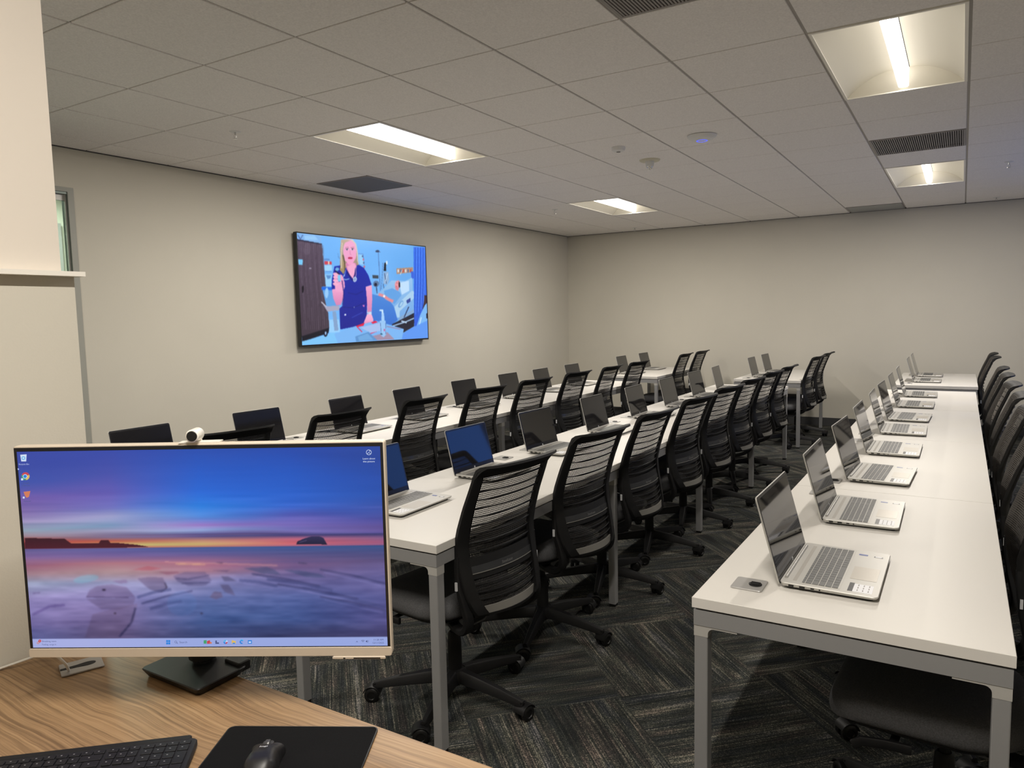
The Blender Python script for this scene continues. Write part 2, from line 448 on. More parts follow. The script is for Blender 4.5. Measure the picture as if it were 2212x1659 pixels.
# ================================================================== THE ROOM
b = MB(); b.box(-7.6, XR+.15, YN-.15, YF+.15, -.12, 0); struct('floor', b, M['carpet'])
b = MB(); b.box(-7.6, XR+.15, YF, YF+.15, 0, 3.0); struct('wall_far', b, M['wall'])
b = MB(); b.box(-7.6, XR+.15, YN-.15, YN, 0, 3.0); struct('wall_front', b, M['wall'])
DY0, DY1, DZ = 1.55, 2.805, 2.424
b = MB(); b.box(XL-.075, XL, DY1, YF, 0, 3.0); b.box(XL-.075, XL, YN, DY0, 0, 3.0); b.box(XL-.075, XL, DY0, DY1, DZ, 3.0)
struct('wall_left', b, M['wall'])
WY0, WY1, WZ0, WZ1 = 6.0, 8.65, 1.10, 2.35
b = MB(); b.box(XR, XR+.14, YN, WY0, 0, 3.0); b.box(XR, XR+.14, WY1, YF, 0, 3.0); b.box(XR, XR+.14, WY0, WY1, 0, WZ0); b.box(XR, XR+.14, WY0, WY1, WZ1, 3.0)
struct('wall_right', b, M['wall'])
b = MB(); b.box(-1.925, -1.794, YN, .958, 0, 1.607); struct('wall_near', b, M['wall'])
struct('trim_2', MB().box(-1.94, -1.762, YN, .968, 1.607, 1.618), M['white_metal'])
struct('wall_upper_near', MB().box(-1.912, -1.794, YN, .930, 1.618, ZC), M['screenfab'])
b = MB(); b.box(XL, XR, YF-.012, YF, 0, .10); struct('baseboard_far', b, M['base_dark'])
b = MB(); b.box(XL, XL+.012, DY1+.02, YF-.012, 0, .10); struct('baseboard_left', b, M['base_dark'])
b = MB(); b.box(XR-.012, XR, YN, YF-.012, 0, .10); struct('baseboard_right', b, M['base_dark'])

# glazed door opening in the left wall, and the corridor behind it
t = struct('door_1', MB().box(XL-.002, XL+.006, DY1-.040, DY1, 0, DZ).box(XL-.002, XL+.006, DY0, DY1-.040, DZ-.030, DZ).box(XL-.002, XL+.006, DY0, DY0+.04, 0, DZ-.03), M['steelframe'])
struct('door_frame', MB().box(XL-.075, XL-.002, DY1-.040, DY1, 0, DZ).box(XL-.075, XL-.002, DY0, DY1-.040, DZ-.045, DZ).box(XL-.075, XL-.002, DY0, DY0+.04, 0, DZ-.045), mat('dark_jamb', (.13, .16, .14), .35, .3), t)
struct('door_rail', MB().box(XL-.030, XL-.018, DY1-.048, DY1-.0402, .01, DZ-.045).box(XL-.060, XL-.030, DY0+.04, DY1-.0402, DZ-.085, DZ-.0455), M['bracket'], t)
struct('glass_pane', MB().box(XL-.050, XL-.042, DY0+.04, DY1-.0402, .02, DZ-.085), M['glass'], t)
struct('wall_corridor', MB().box(-6.9, -6.75, .2, 6.2, 0, 3.0), M['wall'])
t = struct('door_2', MB().box(-6.75, -6.715, 2.58, 3.46, 0, 2.34), M['white_metal'])
struct('door_frame', MB().box(-6.75, -6.70, 3.46, 3.50, 0, 2.38).box(-6.75, -6.70, 2.54, 2.58, 0, 2.38).box(-6.75, -6.70, 2.58, 3.46, 2.34, 2.38), M['vent'], t)

# ceiling: tiles in a tee grid, with openings for the troffers and vents
LIGHTS = [(0, 1), (-5, 1), (0, 7), (-5, 7), (0, -5), (-5, -5)]
VENTS = [(-1, -1, 'bar'), (0, 5, 'bar'), (-7, 3, 'perf'), (-1, 11, 'perf2')]
lc = set()
for i, j in LIGHTS: lc |= {(i, j), (i, j+1)}
vc = {(i, j) for i, j, _ in VENTS}
b = MB(); G = .0045
for i in range(-8, 5):
    for j in range(-8, 12):
        x0, x1 = max(XL, X0+T*i), min(XR, X0+T*(i+1)); y0, y1 = max(YN, Y0+T*j), min(YF, Y0+T*(j+1))
        if x1-x0 < .01 or y1-y0 < .01: continue
        if (i, j) in lc or (i, j) in vc: pass
        else:
            g0 = G+.0025
            o = [(x0+g0, y0+G), (x1-g0, y0+G), (x1-g0, y1-G), (x0+g0, y1-G)]
            R = [[Vector((px, py, ZC+.009)) for px, py in o], [Vector((px, py, ZC+.0015)) for px, py in o],
                 [Vector((px+(.0015 if px < (x0+x1)/2 else -.0015), py+(.0015 if py < (y0+y1)/2 else -.0015), ZC)) for px, py in o]]
            b.rings(R, False, True, 0, False)
        # tees
        if (i-1, j) not in lc or (i, j) not in lc:
            b.box(x0-.011, x0+.011, y0, y1, ZC+.006, ZC+.010, 1)
        if not ((i, j) in lc and (i, j-1) in lc):
            b.box(x0+.011, x1-.011, y0-.010, y0+.010, ZC+.006, ZC+.010, 1)
b.box(-7.6, XL-.0, .2, 6.2, ZC+.05, ZC+.07, 0)
struct('ceiling', b, [M['tile'], M['tee']])
struct('ceiling_slab', MB().box(-7.6, XR+.15, YN-.15, YF+.15, ZC+.30, ZC+.36), M['plenum'])
struct('trim_1', MB().box(XL, XR, YF-.020, YF, ZC-.004, ZC+.008).box(XL, XL+.020, YN, YF-.02, ZC-.004, ZC+.008), M['ventdark'])

# added blue glowing panel, no known window; mirrored in the laptop screens
t = struct('added_blue_frame', MB().box(XR-.02, XR+.14, WY0, WY0+.05, WZ0, WZ1).box(XR-.02, XR+.14, WY1-.05, WY1, WZ0, WZ1)
           .box(XR-.02, XR+.14, WY0+.05, WY1-.05, WZ0, WZ0+.05).box(XR-.02, XR+.14, WY0+.05, WY1-.05, WZ1-.05, WZ1), M['frame'])
struct('added_blue_pane', MB().box(XR+.06, XR+.07, WY0+.05, WY1-.05, WZ0+.05, WZ1-.05), emis('unseen_blue_glow', (.10, .26, .85), 1.4), t)

# ------------------------------------------------------------------ troffers
def troffer():
    """2 x 4 ft recessed light; origin at the opening's centre, at ceiling level"""
    W, L_ = T-.012, 2*T-.012; root = bpy.data.objects.new('ceiling_light', None); COL.objects.link(root)
    hw, hl = W/2, L_/2
    b = MB()
    for (x0, x1, y0, y1) in ((-hw, -hw+.014, -hl, hl), (hw-.014, hw, -hl, hl), (-hw+.014, hw-.014, -hl, -hl+.014), (-hw+.014, hw-.014, hl-.014, hl)):
        b.box(x0, x1, y0, y1, -.003, .006)
    obj('trim_frame', b, M['white_metal'], root)
    for s in (-1, 1):
        R = []
        for k in range(13):
            t = k/12; x = hw-.014-(hw-.014-.028)*t; z = .112*math.sin(t*PI/2)**.8
            R.append([Vector((s*x, -hl+.014, z)), Vector((s*x, hl-.014, z))])
        bb = MB()
        n = len(R)
        for r in R: bb.v += [tuple(q) for q in r]
        for k in range(n-1): bb.f.append([2*k, 2*k+1, 2*k+3, 2*k+2]); bb.m.append(0); bb.sm.append(True)
        obj('reflector', bb, M['reflector'], root)
    for s in (-1, 1):
        y = s*(hl-.014)
        pts = []
        for k in range(25):
            t = -1+2*k/24; x = (hw-.014)*t
            tt = min(1, (1-abs(t))*(hw-.014)/(hw-.042)); pts.append((x, .112*math.sin(tt*PI/2)**.8))
        bb = MB(); R = [[Vector((x, y, 0)) for x, z in pts], [Vector((x, y-s*.035*math.sin(min(1, z/.112)*PI/2), z)) for x, z in pts]]
        bb.rings(R, False, False, 0, True, closed=False)
        obj('end_plate', bb, M['reflector'], root)
    obj('lens', MB().box(-.025, .025, -hl+.045, hl-.045, .012, .108), M['lens'], root)
    obj('lamp_strip', MB().box(-.020, .020, -hl+.048, hl-.048, .008, .012), M['led'], root)
    obj('housing', MB().box(-hw+.005, hw-.005, -hl+.005, hl-.005, .118, .135), M['plenum'], root)
    return root
tro = troffer()
tl = ['large recessed ceiling light with a bright centre strip, over the long right-hand table',
      'recessed ceiling light nearest the wall television, glowing wide strip',
      'small far ceiling light beyond the grey vent, over the right-hand table',
      'small far ceiling light to the right of the wall television, beyond the camera dome',
      'recessed ceiling light above the wooden desk', 'recessed ceiling light above the corridor door end']
for k, (i, j) in enumerate(LIGHTS):
    o = tro if k == 0 else copy_tree(tro)
    o.location = (X0+T*(i+.5), Y0+T*(j+1), ZC)
    tag(o, tl[k], 'ceiling light', 'recessed ceiling lights')
    ld = bpy.data.lights.new('troffer_light', 'AREA'); ld.shape = 'RECTANGLE'; ld.size = .05; ld.size_y = 1.10
    ld.energy = LAMP_W; ld.color = LAMP_RGB; ld.spread = PI
    lo = bpy.data.objects.new('troffer_light', ld); COL.objects.link(lo); lo.parent = o; lo.location = (0, 0, .004)
ld = bpy.data.lights.new('corridor_light', 'AREA'); ld.size = .6; ld.energy = 70; ld.color = (.92, 1, .93)
lo = bpy.data.objects.new('corridor_light', ld); COL.objects.link(lo); lo.location = (-6.1, 2.9, 2.60)

# ------------------------------------------------------------------ vents
def vent(i, j, kind, label, y1=None):
    x0, x1 = X0+T*i+.010, X0+T*(i+1)-.010; ya, yb = Y0+T*j+.010, min(YF-.02, Y0+T*(j+1)-.010)
    cx, cy = (x0+x1)/2, (ya+yb)/2; hx, hy = (x1-x0)/2, (yb-ya)/2
    r = thing('air_vent', label, 'vent', (cx, cy, ZC), 0)
    if kind == 'bar':
        b = MB(); n = 42
        for k in range(n):
            x = -hx+.012+(2*hx-.024)*(k+.5)/n; b.box(x-.0035, x+.0035, -hy+.012, hy-.012, -.002, .014)
        o = obj('slat', b, M['vent'], r); o['kind'] = 'stuff'
        obj('backing', MB().box(-hx, hx, -hy, hy, .016, .022), M['ventdark'], r)
    else:
        b = MB().box(-hx+.012, hx-.012, -hy+.012, hy-.012, -.001, .008)
        obj('perforated_face', b, louvre('perforated_'+kind, 'X', .012, (.17, .165, .16) if kind == 'perf' else (.40, .41, .40), (.10, .10, .10) if kind == 'perf' else (.30, .31, .30)), r)
    f = MB()
    for q in ((-hx, -hx+.012, -hy, hy), (hx-.012, hx, -hy, hy), (-hx+.012, hx-.012, -hy, -hy+.012), (-hx+.012, hx-.012, hy-.012, hy)): f.box(*q, -.003, .010)
    obj('frame', f, M['vent'], r)
vent(-1, -1, 'bar', 'grey slatted ceiling vent cut by the top of the photo')
vent(0, 5, 'bar', 'grey slatted ceiling vent between the two lights over the right-hand table')
vent(-7, 3, 'perf', 'dark grey perforated ceiling vent above the wall television')
vent(-1, 11, 'perf2', 'pale perforated ceiling vent against the far wall')

# ------------------------------------------------------------------ ceiling devices
def sprinkler(x, y, label, first=[None]):
    if first[0] is None:
        r = bpy.data.objects.new('sprinkler', None); COL.objects.link(r)
        obj('escutcheon', MB().lathe([(.002, -.004), (.03, -.004), (.036, 0), (.036, .001)], n=24), M['devwhite'], r)
        b = MB().cyl((0, 0, 0), (0, 0, -.022), .006, .005, 10)
        for s in (-1, 1): b.sweep([(0, 0, -.018), (s*.010, 0, -.026), (s*.009, 0, -.040), (0, 0, -.046)], .003, .003, up=(0, 1, 0))
        b.lathe([(.001, -.049), (.014, -.048), (.014, -.046), (.001, -.045)], n=14)
        obj('head', b, M['chrome'], r); first[0] = r; o = r
    else: o = copy_tree(first[0])
    o.location = (x, y, ZC); tag(o, label, 'sprinkler', 'ceiling sprinklers')
sprinkler(-3.944, 3.164, 'ceiling sprinkler left of the light by the television')
sprinkler(-3.972, 7.496, 'ceiling sprinkler just left of the far small light near the corner')
sprinkler(-3.936, 9.79, 'ceiling sprinkler nearest the far wall above the room corner')
sprinkler(.295, 7.531, 'ceiling sprinkler right of the far light over the right-hand table')
sprinkler(.283, 9.86, 'ceiling sprinkler by the far wall at the right edge')
r = thing('smoke_detector', 'small white round ceiling sensor left of the access point', 'sensor', (-2.149, 5.043, ZC))
obj('body', MB().lathe([(.002, -.032), (.030, -.032), (.044, -.026), (.050, -.012), (.050, 0), (.04, .001)], n=28), M['devwhite'], r)
obj('sensor_cap', MB().lathe([(.001, -.037), (.014, -.036), (.016, -.031), (.015, -.030)], n=16), M['vent'], r)
r = thing('access_point', 'white round wireless access point with blue light on ceiling', 'access point', (-1.545, 5.06, ZC))
obj('body', MB().lathe([(.002, -.036), (.035, -.036), (.072, -.028), (.094, -.014), (.098, -.003), (.09, 0)], n=40), M['devwhite'], r)
ri = MB(); ri.lathe([(.030, -.0365), (.034, -.0385), (.038, -.0365), (.036, -.034)], n=32, caps=False); obj('light_ring', ri, M['ledblue'], r)
r = thing('security_camera', 'white ceiling dome camera with clear bulb in front of access point', 'camera', (-2.123, 5.60, ZC))
obj('ceiling_plate', MB().lathe([(.02, -.012), (.074, -.010), (.082, 0), (.08, .001)], n=32), mat('aged_white', (.60, .57, .45), .45), r)
obj('body', MB().lathe([(.002, -.050), (.030, -.050), (.034, -.014), (.034, -.011)], n=24), M['devwhite'], r)
obj('dome', MB().lathe([(.001, -.075), (.012, -.073), (.021, -.066), (.025, -.056), (.025, -.049)], n=20), M['chrome'], r)

# ------------------------------------------------------------------ tables
def bench(name, x0, y0, length, n, label, group, grommets):
    """origin at floor, near left corner; modules along +y"""
    W = .714; r = thing(name, label, 'table', (x0, y0, 0), 0, group); ml = length/n
    for k in range(n):
        g = .0012
        obj('tabletop', MB().slab([(0, k*ml+g), (W, k*ml+g), (W, (k+1)*ml-g), (0, (k+1)*ml-g)], TH-.029, TH, .0012), M['table'], r)
    zt, zb = TH-.034, TH-.076
    f = MB(); i0 = .004
    f.box(i0, i0+.04, .004, length-.004, zb, zt); f.box(W-i0-.04, W-i0, .004, length-.004, zb, zt)
    f.box(i0+.04, W-i0-.04, .004, .044, zb, zt); f.box(i0+.04, W-i0-.04, length-.044, length-.004, zb, zt)
    for k in range(1, n): f.box(i0+.04, W-i0-.04, k*ml+.03, k*ml+.07, zb+.004, zt)
    f.box(.06, W-.06, .06, length-.06, TH-.034, TH-.029)
    obj('frame_rail', f, M['frame'], r)
    ys = [.006]+[k*ml+.028 for k in range(1, n)]+[length-.046]
    leg = None
    for y in ys:
        for sx in (0, 1):
            xa = i0+.001 if sx == 0 else W-i0-.037
            if leg is None:
                lb = MB().slab(rrect(-.018, .018, -.020, .020, .003, 2), .014, zb, 0)
                leg = lb.mesh('leg', [M['frame']])
                foot = MB().slab(rrect(-.0165, .0165, -.0185, .0185, .004, 2), 0, .0142, 0).mesh('foot', [M['rubber']])
                # corner bracket: collar plus rounded gussets
                bm_ = MB()
                bm_.box(-.0186, .0186, -.0206, .0206, zb-.030, zb-.0005)
                brk = bm_.mesh('bracket', [M['bracket']])
            o = link('leg', leg, r); o.location = (xa+.018, y+.020, 0)
            link('foot', foot, o); 
            q = MB(); q.v = []; 
            q.box(-.0186, .0186, -.0206, .0206, zb-.030, zb-.0003)
            s = 1 if sx == 0 else -1
            # gusset strip along the rail and concave fillet in the corner
            q.box(*(sorted((s*.0186, s*.095))), -.0206, .0206, zb-.005, zb-.0003)
            pts = [(0, 0)]+[(.016*(1-math.sin(a)), -.016*(1-math.cos(a))) for a in [PI/2*k/6 for k in range(7)]]
            fv = [Vector((s*(.0186+px), yy, zb-.005+py)) for yy in (-.0206, .0206) for px, py in pts]
            nn = len(pts); q.add(fv, [list(range(nn)), list(range(nn, 2*nn))]+[[a, (a+1) % nn, nn+(a+1) % nn, nn+a] for a in range(nn)])
            obj('corner_bracket', q, M['bracket'], o)
    for k in range(n):
        tr = MB(); yc = (k+.5)*ml
        tr.sweep([(.10, yc-.45, TH-.125), (.10, yc+.45, TH-.125)], .13, .010); tr.box(.035, .040, yc-.45, yc+.45, TH-.13, TH-.075); tr.box(.16, .165, yc-.45, yc+.45, TH-.13, TH-.095)
        tr.box(.04, .16, yc-.42, yc-.40, TH-.12, TH-.034); tr.box(.04, .16, yc+.40, yc+.42, TH-.12, TH-.034)
        obj('cable_tray', tr, M['blacksoft'], r)
    for gx, gy, flip in grommets:
        p = obj('power_plate', MB().slab(rrect(-.042, .042, -.045, .045, .008, 4), TH+.0002, TH+.004, .0012), M['plate'], r)
        p.location = (gx-x0, gy-y0, 0)
        c = MB(); yy = .0; xx = .016*flip
        c.lathe([(.0175, TH+.0035), (.0175, TH+.0062), (.013, TH+.0072), (.010, TH+.0045), (.001, TH+.0044)], (xx, yy, 0), n=24)
        for q in range(4): c.box(xx-.012, xx+.012, yy-.010+q*.006, yy-.007+q*.006, TH+.0045, TH+.0085)
        obj('cable_opening', c, M['black'], p)
    return r
LT = 5.79
gl = 'long white meeting tables'
bench('long_table', -.592, 1.857, LT, 4, 'long white table at the right with ten open laptops facing right', gl,
      [(-.480, 2.015, 1), (-.475, 3.20, 1), (-.475, 3.45, 1), (-.475, 4.60, 1), (-.475, 4.87, 1), (-.475, 6.06, 1), (-.475, 6.33, 1), (-.475, 7.28, 1)])
bench('long_table', -2.180, 1.889, LT, 4, 'long white table running down the middle of the room', gl,
      [(-2.07, 3.27, 1), (-2.07, 3.55, 1), (-2.07, 4.72, 1), (-2.07, 4.99, 1), (-2.07, 6.16, 1), (-2.07, 6.43, 1)])
bench('long_table', -3.768, 1.905, LT, 4, 'long white table beside the wall with the television', gl,
      [(-3.66, 3.27, 1), (-3.66, 3.55, 1), (-3.66, 4.74, 1), (-3.66, 5.01, 1)])
gs = 'short white tables against the far wall'
bench('short_table', -.567, 8.14, 1.56, 1, 'short white table at far end of the right-hand row', gs, [(-.45, 8.30, 1)])
bench('short_table', -2.175, 8.31, 1.56, 1, 'short white table at far end of the middle row', gs, [(-2.06, 8.45, 1)])
bench('short_table', -3.800, 8.36, 1.56, 1, 'short white table at far end of the row beside the television wall', gs, [(-3.69, 8.50, 1)])

# ------------------------------------------------------------------ task chair
def interp(tab, z):
    if z <= tab[0][0]: return tab[0][1]
    for (a, p), (b_, q) in zip(tab[:-1], tab[1:]):
        if z <= b_:
            t = (z-a)/(b_-a); t = t*t*(3-2*t) if False else t
            return p+(q-p)*t
    return tab[-1][1]
PX = [(.455, .322), (.48, .316), (.51, .304), (.55, .291), (.60, .278), (.65, .266), (.71, .261), (.765, .271), (.842, .294), (.926, .326), (.952, .335), (.968, .341), (.980, .349), (.988, .360), (.994, .374), (.998, .392)]
PW = [(.455, .350), (.48, .385), (.52, .415), (.57, .432), (.64, .440), (.72, .438), (.80, .430), (.90, .418), (.96, .412), (.985, .408), (1.0, .395)]
PC = [(.455, .050), (.60, .040), (.75, .030), (.95, .022), (1.0, .020)]
def back_pt(u, z, off=0.0):
    wz = interp(PW, z)*.965; return Vector((interp(PX, z)-interp(PC, z)*u*u+off, u*wz/2, z))
def make_chair():
    root = bpy.data.objects.new('task_chair', None); COL.objects.link(root)
    # seat cushion
    def outline(sc_, z, n=44, droop=0.0):
        ring = []
        for k in range(n):
            a = 2*PI*k/n; c, s = math.cos(a), math.sin(a); e = .42
            x = -.045+.232*sc_*math.copysign(abs(c)**e, c); y = .238*sc_*math.copysign(abs(s)**e, s)*(1.0-.05*(x > .05)*(x-.05)/.15)
            f = max(0, (-x-.14)/.14); ring.append(Vector((x, y, z-.022*f*f-(.0 if not droop else 0)+.010*max(0, (x-.05)/.15))))
        return ring
    R = [outline(.80, .402), outline(.93, .404), outline(.985, .414), outline(1.0, .428), outline(.992, .444), outline(.965, .458), outline(.90, .468), outline(.78, .474), outline(.5, .474), outline(.2, .470), outline(.02, .469)]
    obj('seat', MB().rings(R, True, True), M['fabric'], root)
    obj('seat_shell', MB().rings([outline(.70, .384), outline(.86, .388), outline(.90, .396), outline(.88, .403)], True, True), M['black'], root)
    # mechanism and its grey cover
    b = MB().slab(rrect(-.085, .125, -.062, .062, .02, 4), .335, .385, .008)
    obj('tilt_mechanism', b, M['black'], root)
    b = MB().add([(-.17, -.10, .384), (-.17, .10, .384), (.13, .10, .384), (.13, -.10, .384), (-.10, -.07, .338), (-.10, .07, .338), (.10, .07, .318), (.10, -.07, .318)],
                 [(0, 1, 2, 3), (4, 5, 6, 7), (0, 1, 5, 4), (1, 2, 6, 5), (2, 3, 7, 6), (3, 0, 4, 7)])
    obj('mechanism_cover', b, M['undergrey'], root)
    for s in (-1, 1):
        b = MB().sweep([(-.09, s*.08, .372), (-.10, s*.17, .374), (-.105, s*.225, .368)], .022, .012, round_=10)
        b.sweep([(-.06, s*.222, .370), (-.12, s*.226, .369), (-.175, s*.228, .362), (-.195, s*.228, .345)], .012, .024)
        obj('control_lever', b, M['black'], root)
    # column
    obj('gas_column', MB().cyl((0, 0, .22), (0, 0, .345), .014, .014, 20), M['black'], root)
    b = MB().lathe([(.020, .055), (.026, .07), (.028, .13), (.027, .22), (.024, .265), (.018, .272)], n=24)
    obj('column_sleeve', b, M['blacksoft'], root)
    b = MB().lathe([(.030, .062), (.044, .070), (.048, .095), (.040, .118), (.028, .124)], n=28)
    obj('base_hub', b, M['black'], root)
    # five legs with casters
    lb = MB(); path = [(.035, 0, .098), (.12, 0, .092), (.22, 0, .080), (.295, 0, .068), (.322, 0, .064)]; wf = [1.15, 1.0, .8, .62, .5]
    R = []
    for p, k in zip(path, wf):
        p = Vector(p); ww = .046*k; hh = .040*k+.004
        R.append([p+Vector((0, y*ww/2, z*hh/2)) for y, z in ((-1, -.8), (-.8, -1), (.8, -1), (1, -.8), (.75, .7), (.5, 1), (-.5, 1), (-.75, .7))])
    lb.rings(R, True, True)
    lb.cyl((.315, 0, .072), (.315, 0, .050), .011, .010, 14)
    lme = lb.mesh('leg', [M['black']])
    cb = MB()
    for s in (-1, 1):
        cb.lathe([(.001, s*.006), (.026, s*.006), (.029, s*.009), (.029, s*.022), (.026, s*.025), (.016, s*.026), (.014, s*.023), (.001, s*.023)], (.012, 0, .029), axis='Y', n=24)
    cme = cb.mesh('caster', [M['rubber']])
    fb = MB(); pts = [Vector((.012+.033*math.cos(a), 0, .030+.033*math.sin(a))) for a in [math.radians(d) for d in range(20, 175, 14)]]
    fb.sweep(pts, .012, .006, up=(0, 1, 0)) if False else fb.sweep(pts, .052, .004, up=(0, 0, 1))
    fb.cyl((0, 0, .050), (0, 0, .062), .009, .009, 12)
    fme = fb.mesh('caster_hood', [M['black']])
    rnd = random.Random(3)
    for k in range(5):
        a = math.radians(-2+72*k+8)
        Lm = Matrix.Rotation(a, 4, 'Z'); link('leg', lme, root, Lm)
        ca = rnd.uniform(0, 2*PI)
        Cm = Matrix.Translation(Vector((.315*math.cos(a), .315*math.sin(a), 0))) @ Matrix.Rotation(ca, 4, 'Z')
        c = link('caster', cme, root, Cm); link('caster_hood', fme, c)
    # back netting
    zs = [.478+(.992-.478)*k/44 for k in range(45)]; us = [-1+2*k/16 for k in range(17)]
    def sheet(z0, z1, off, nz=20, uu=1.0):
        v = []; f = []
        for k in range(nz+1):
            for q in us: v.append(back_pt(q*uu, z0+(z1-z0)*k/nz, off))
        n = len(us)
        for k in range(nz):
            for i in range(n-1): f.append((k*n+i, k*n+i+1, (k+1)*n+i+1, (k+1)*n+i))
        return v, f
    v, f = sheet(.474, .9960, -.0046, 46, .945); nb = MB().add(v, f, 0, True); v, f = sheet(.474, .9960, -.0060, 46, .955); nb.add(v, f, 1, True); obj('back_netting', nb, [M['net'], M['net_front']], root)
    # side straps of the back frame: thick curved bars
    for s in (-1, 1):
        b = MB(); R = []
        for z in [.462+(.994-.462)*k/26 for k in range(27)]:
            wz = interp(PW, z)*.965; o_ = back_pt(s, z); w_ = .046-.014*max(0, (z-.7)/.3)
            i_ = back_pt(s*(1-w_/(wz/2)), z)
            t_ = .014+.006*max(0, (.75-z)/.3)
            d = Vector((t_, 0, 0))
            R.append([o_-d*.2, o_+d*.6, o_+d*1.1-Vector((0, s*.006, 0)), i_+d*.9, i_+d*.3, i_-d*.15])
        b.rings(R, True, True)
        obj('side_frame', b, M['black'], root)
    # flared top rail
    b = MB(); R = []
    for q in [-1+2*k/20 for k in range(21)]:
        e = 1-abs(q)**6*.35
        p1 = back_pt(q, .955); p2 = back_pt(q, .980); p3 = back_pt(q, .990); p4 = back_pt(q, .998); p4.x = p3.x+(p4.x+.012-p3.x)*e
        th = Vector((.0, 0, -.010))
        R.append([p1+Vector((-.003, 0, 0)), p2+Vector((-.003, 0, .002)), p3+Vector((-.002, 0, .003)), p4+Vector((0, 0, .002)), p4+Vector((.003, 0, -.006)), p3+Vector((.008, 0, -.010)), p2+Vector((.011, 0, -.012)), p1+Vector((.009, 0, -.004))])
    b.rings(R, True, True); obj('top_rail', b, M['blacksoft'], root)
    # curved slats behind the netting
    b = MB()
    for z in (.675, .707, .739, .771, .803, .835, .867, .899, .931):
        b.sweep([back_pt(q*.92, z-.006*(1-q*q)+.003, .006) for q in [-1+2*k/12 for k in range(13)]], .0065, .0055, round_=8)
    for z in (.512, .536, .562):
        b.sweep([back_pt(q*.92, z-.008*(1-q*q)+.004, .006) for q in [-1+2*k/12 for k in range(13)]], .0065, .0055, round_=8)
    obj('back_ribs', b, M['black'], root)
    # lumbar band with a smoked strip carrying the maker's lettering
    def band(z0, z1, off, th, uu, mi=None):
        b = MB(); R = []
        for q in [-1+2*k/14 for k in range(15)]:
            p0, p1 = back_pt(q*uu, z0, off), back_pt(q*uu, z1, off)
            R.append([p0, p0+Vector((th, 0, 0)), p1+Vector((th, 0, 0)), p1]);
        return b.rings(R, True, True)
    lb_ = obj('lumbar_band', band(.583, .655, .002, .005, .92), M['blacksoft'], root)
    st = obj('metal_strip', band(.602, .627, .0072, .002, .84), M['strip'], lb_)
    b = MB(); tp = back_pt(0, .610, .0098); text_mesh('Steelcase', .016, frame_mat(tp, (0, 1, 0), (0, 0, 1)), b, 0)
    obj('lettering', b, mat('dim_lettering', (.22, .22, .22), .5), st)
    obj('strip_edge', band(.6005, .6030, .0072, .003, .90), M['chairgrey'], lb_)
    obj('bottom_lip', band(.458, .486, .0, .006, .90), M['chairgrey'], root)
    b = MB(); b.rings([[back_pt(q, .452, -.004), back_pt(q, .452, .008), back_pt(q, .461, .009), back_pt(q, .461, -.004)] for q in [-1+2*k/16 for k in range(17)]], True, True)
    obj('bottom_rail', b, M['black'], root)
    # swept arms from the back to the mechanism
    for s in (-1, 1):
        p = [(.236, s*.203, .67), (.237, s*.206, .62), (.245, s*.204, .55), (.258, s*.195, .49), (.264, s*.188, .445), (.250, s*.180, .408), (.205, s*.158, .380), (.13, s*.118, .364), (.05, s*.07, .360)]
        sp = []; P = [Vector(x) for x in p]
        for k in range(len(P)-1):
            a, b1, c, d = P[max(k-1, 0)], P[k], P[k+1], P[min(k+2, len(P)-1)]
            for q in range(4):
                t = q/4; sp.append(.5*((2*b1)+(c-a)*t+(2*a-5*b1+4*c-d)*t*t+(3*b1-a-3*c+d)*t**3))
        sp.append(P[-1])
        b = MB(); n = len(sp); R = []
        for k, pt in enumerate(sp):
            d = (sp[min(k+1, n-1)]-sp[max(k-1, 0)]).normalized(); a_ = Vector((0, 1, 0))*1.0; a_ = (a_-d*a_.dot(d)).normalized(); c_ = a_.cross(d)
            ww = .018+.020*min(1, k/(n*.5)) if k < n*.5 else .038; hh = .026 if k > n*.25 else .020
            R.append([pt+a_*(ww/2)*x+c_*(hh/2)*y for x, y in ((-1, -.6), (-.7, -1), (.7, -1), (1, -.6), (1, .6), (.7, 1), (-.7, 1), (-1, .6))])
        b.rings(R, True, True); obj('support_arm', b, M['blacksoft'], root)
        tb = MB().box(.238, .246, s*.221-.003, s*.221+.003, .555, .585); obj('side_tag', tb, M['logo_w'], root)
    return root
chair = make_chair()
ordn = ['first', 'second', 'third', 'fourth', 'fifth', 'sixth', 'seventh', 'eighth']
used = False
def put(proto, first, loc, rz, label, cat, group):
    o = proto if first else copy_tree(proto)
    o.location = loc; o.rotation_euler = (0, 0, rz); tag(o, label, cat, group); return o
CH = {
 'mid': ('middle long table', 'chairs along the middle table row', -1.315, [2.185, 2.895, 3.60, 4.31, 4.97, 5.62, 6.31, 6.97, 8.53, 9.24], [-9, -9, -5, -7, -8, -6, -5, -3, -4, -2]),
 'left': ('table by television wall', 'chairs along the television-wall row', -2.875, [2.22, 2.92, 3.66, 4.38, 5.08, 5.84, 6.58, 7.28, 8.82, 9.49], [-9, -4, -1, -5, -6, -4, 0, -4, 0, -2]),
 'right': ('right-hand long table', 'chairs along the right-hand table row', .285, [2.24, 2.92, 3.62, 4.30, 4.98, 5.68, 6.42, 7.12, 8.64, 9.29], [-3, 2, -2, 1, -2, 2, 0, -1, 1, -1])}
firstc = True
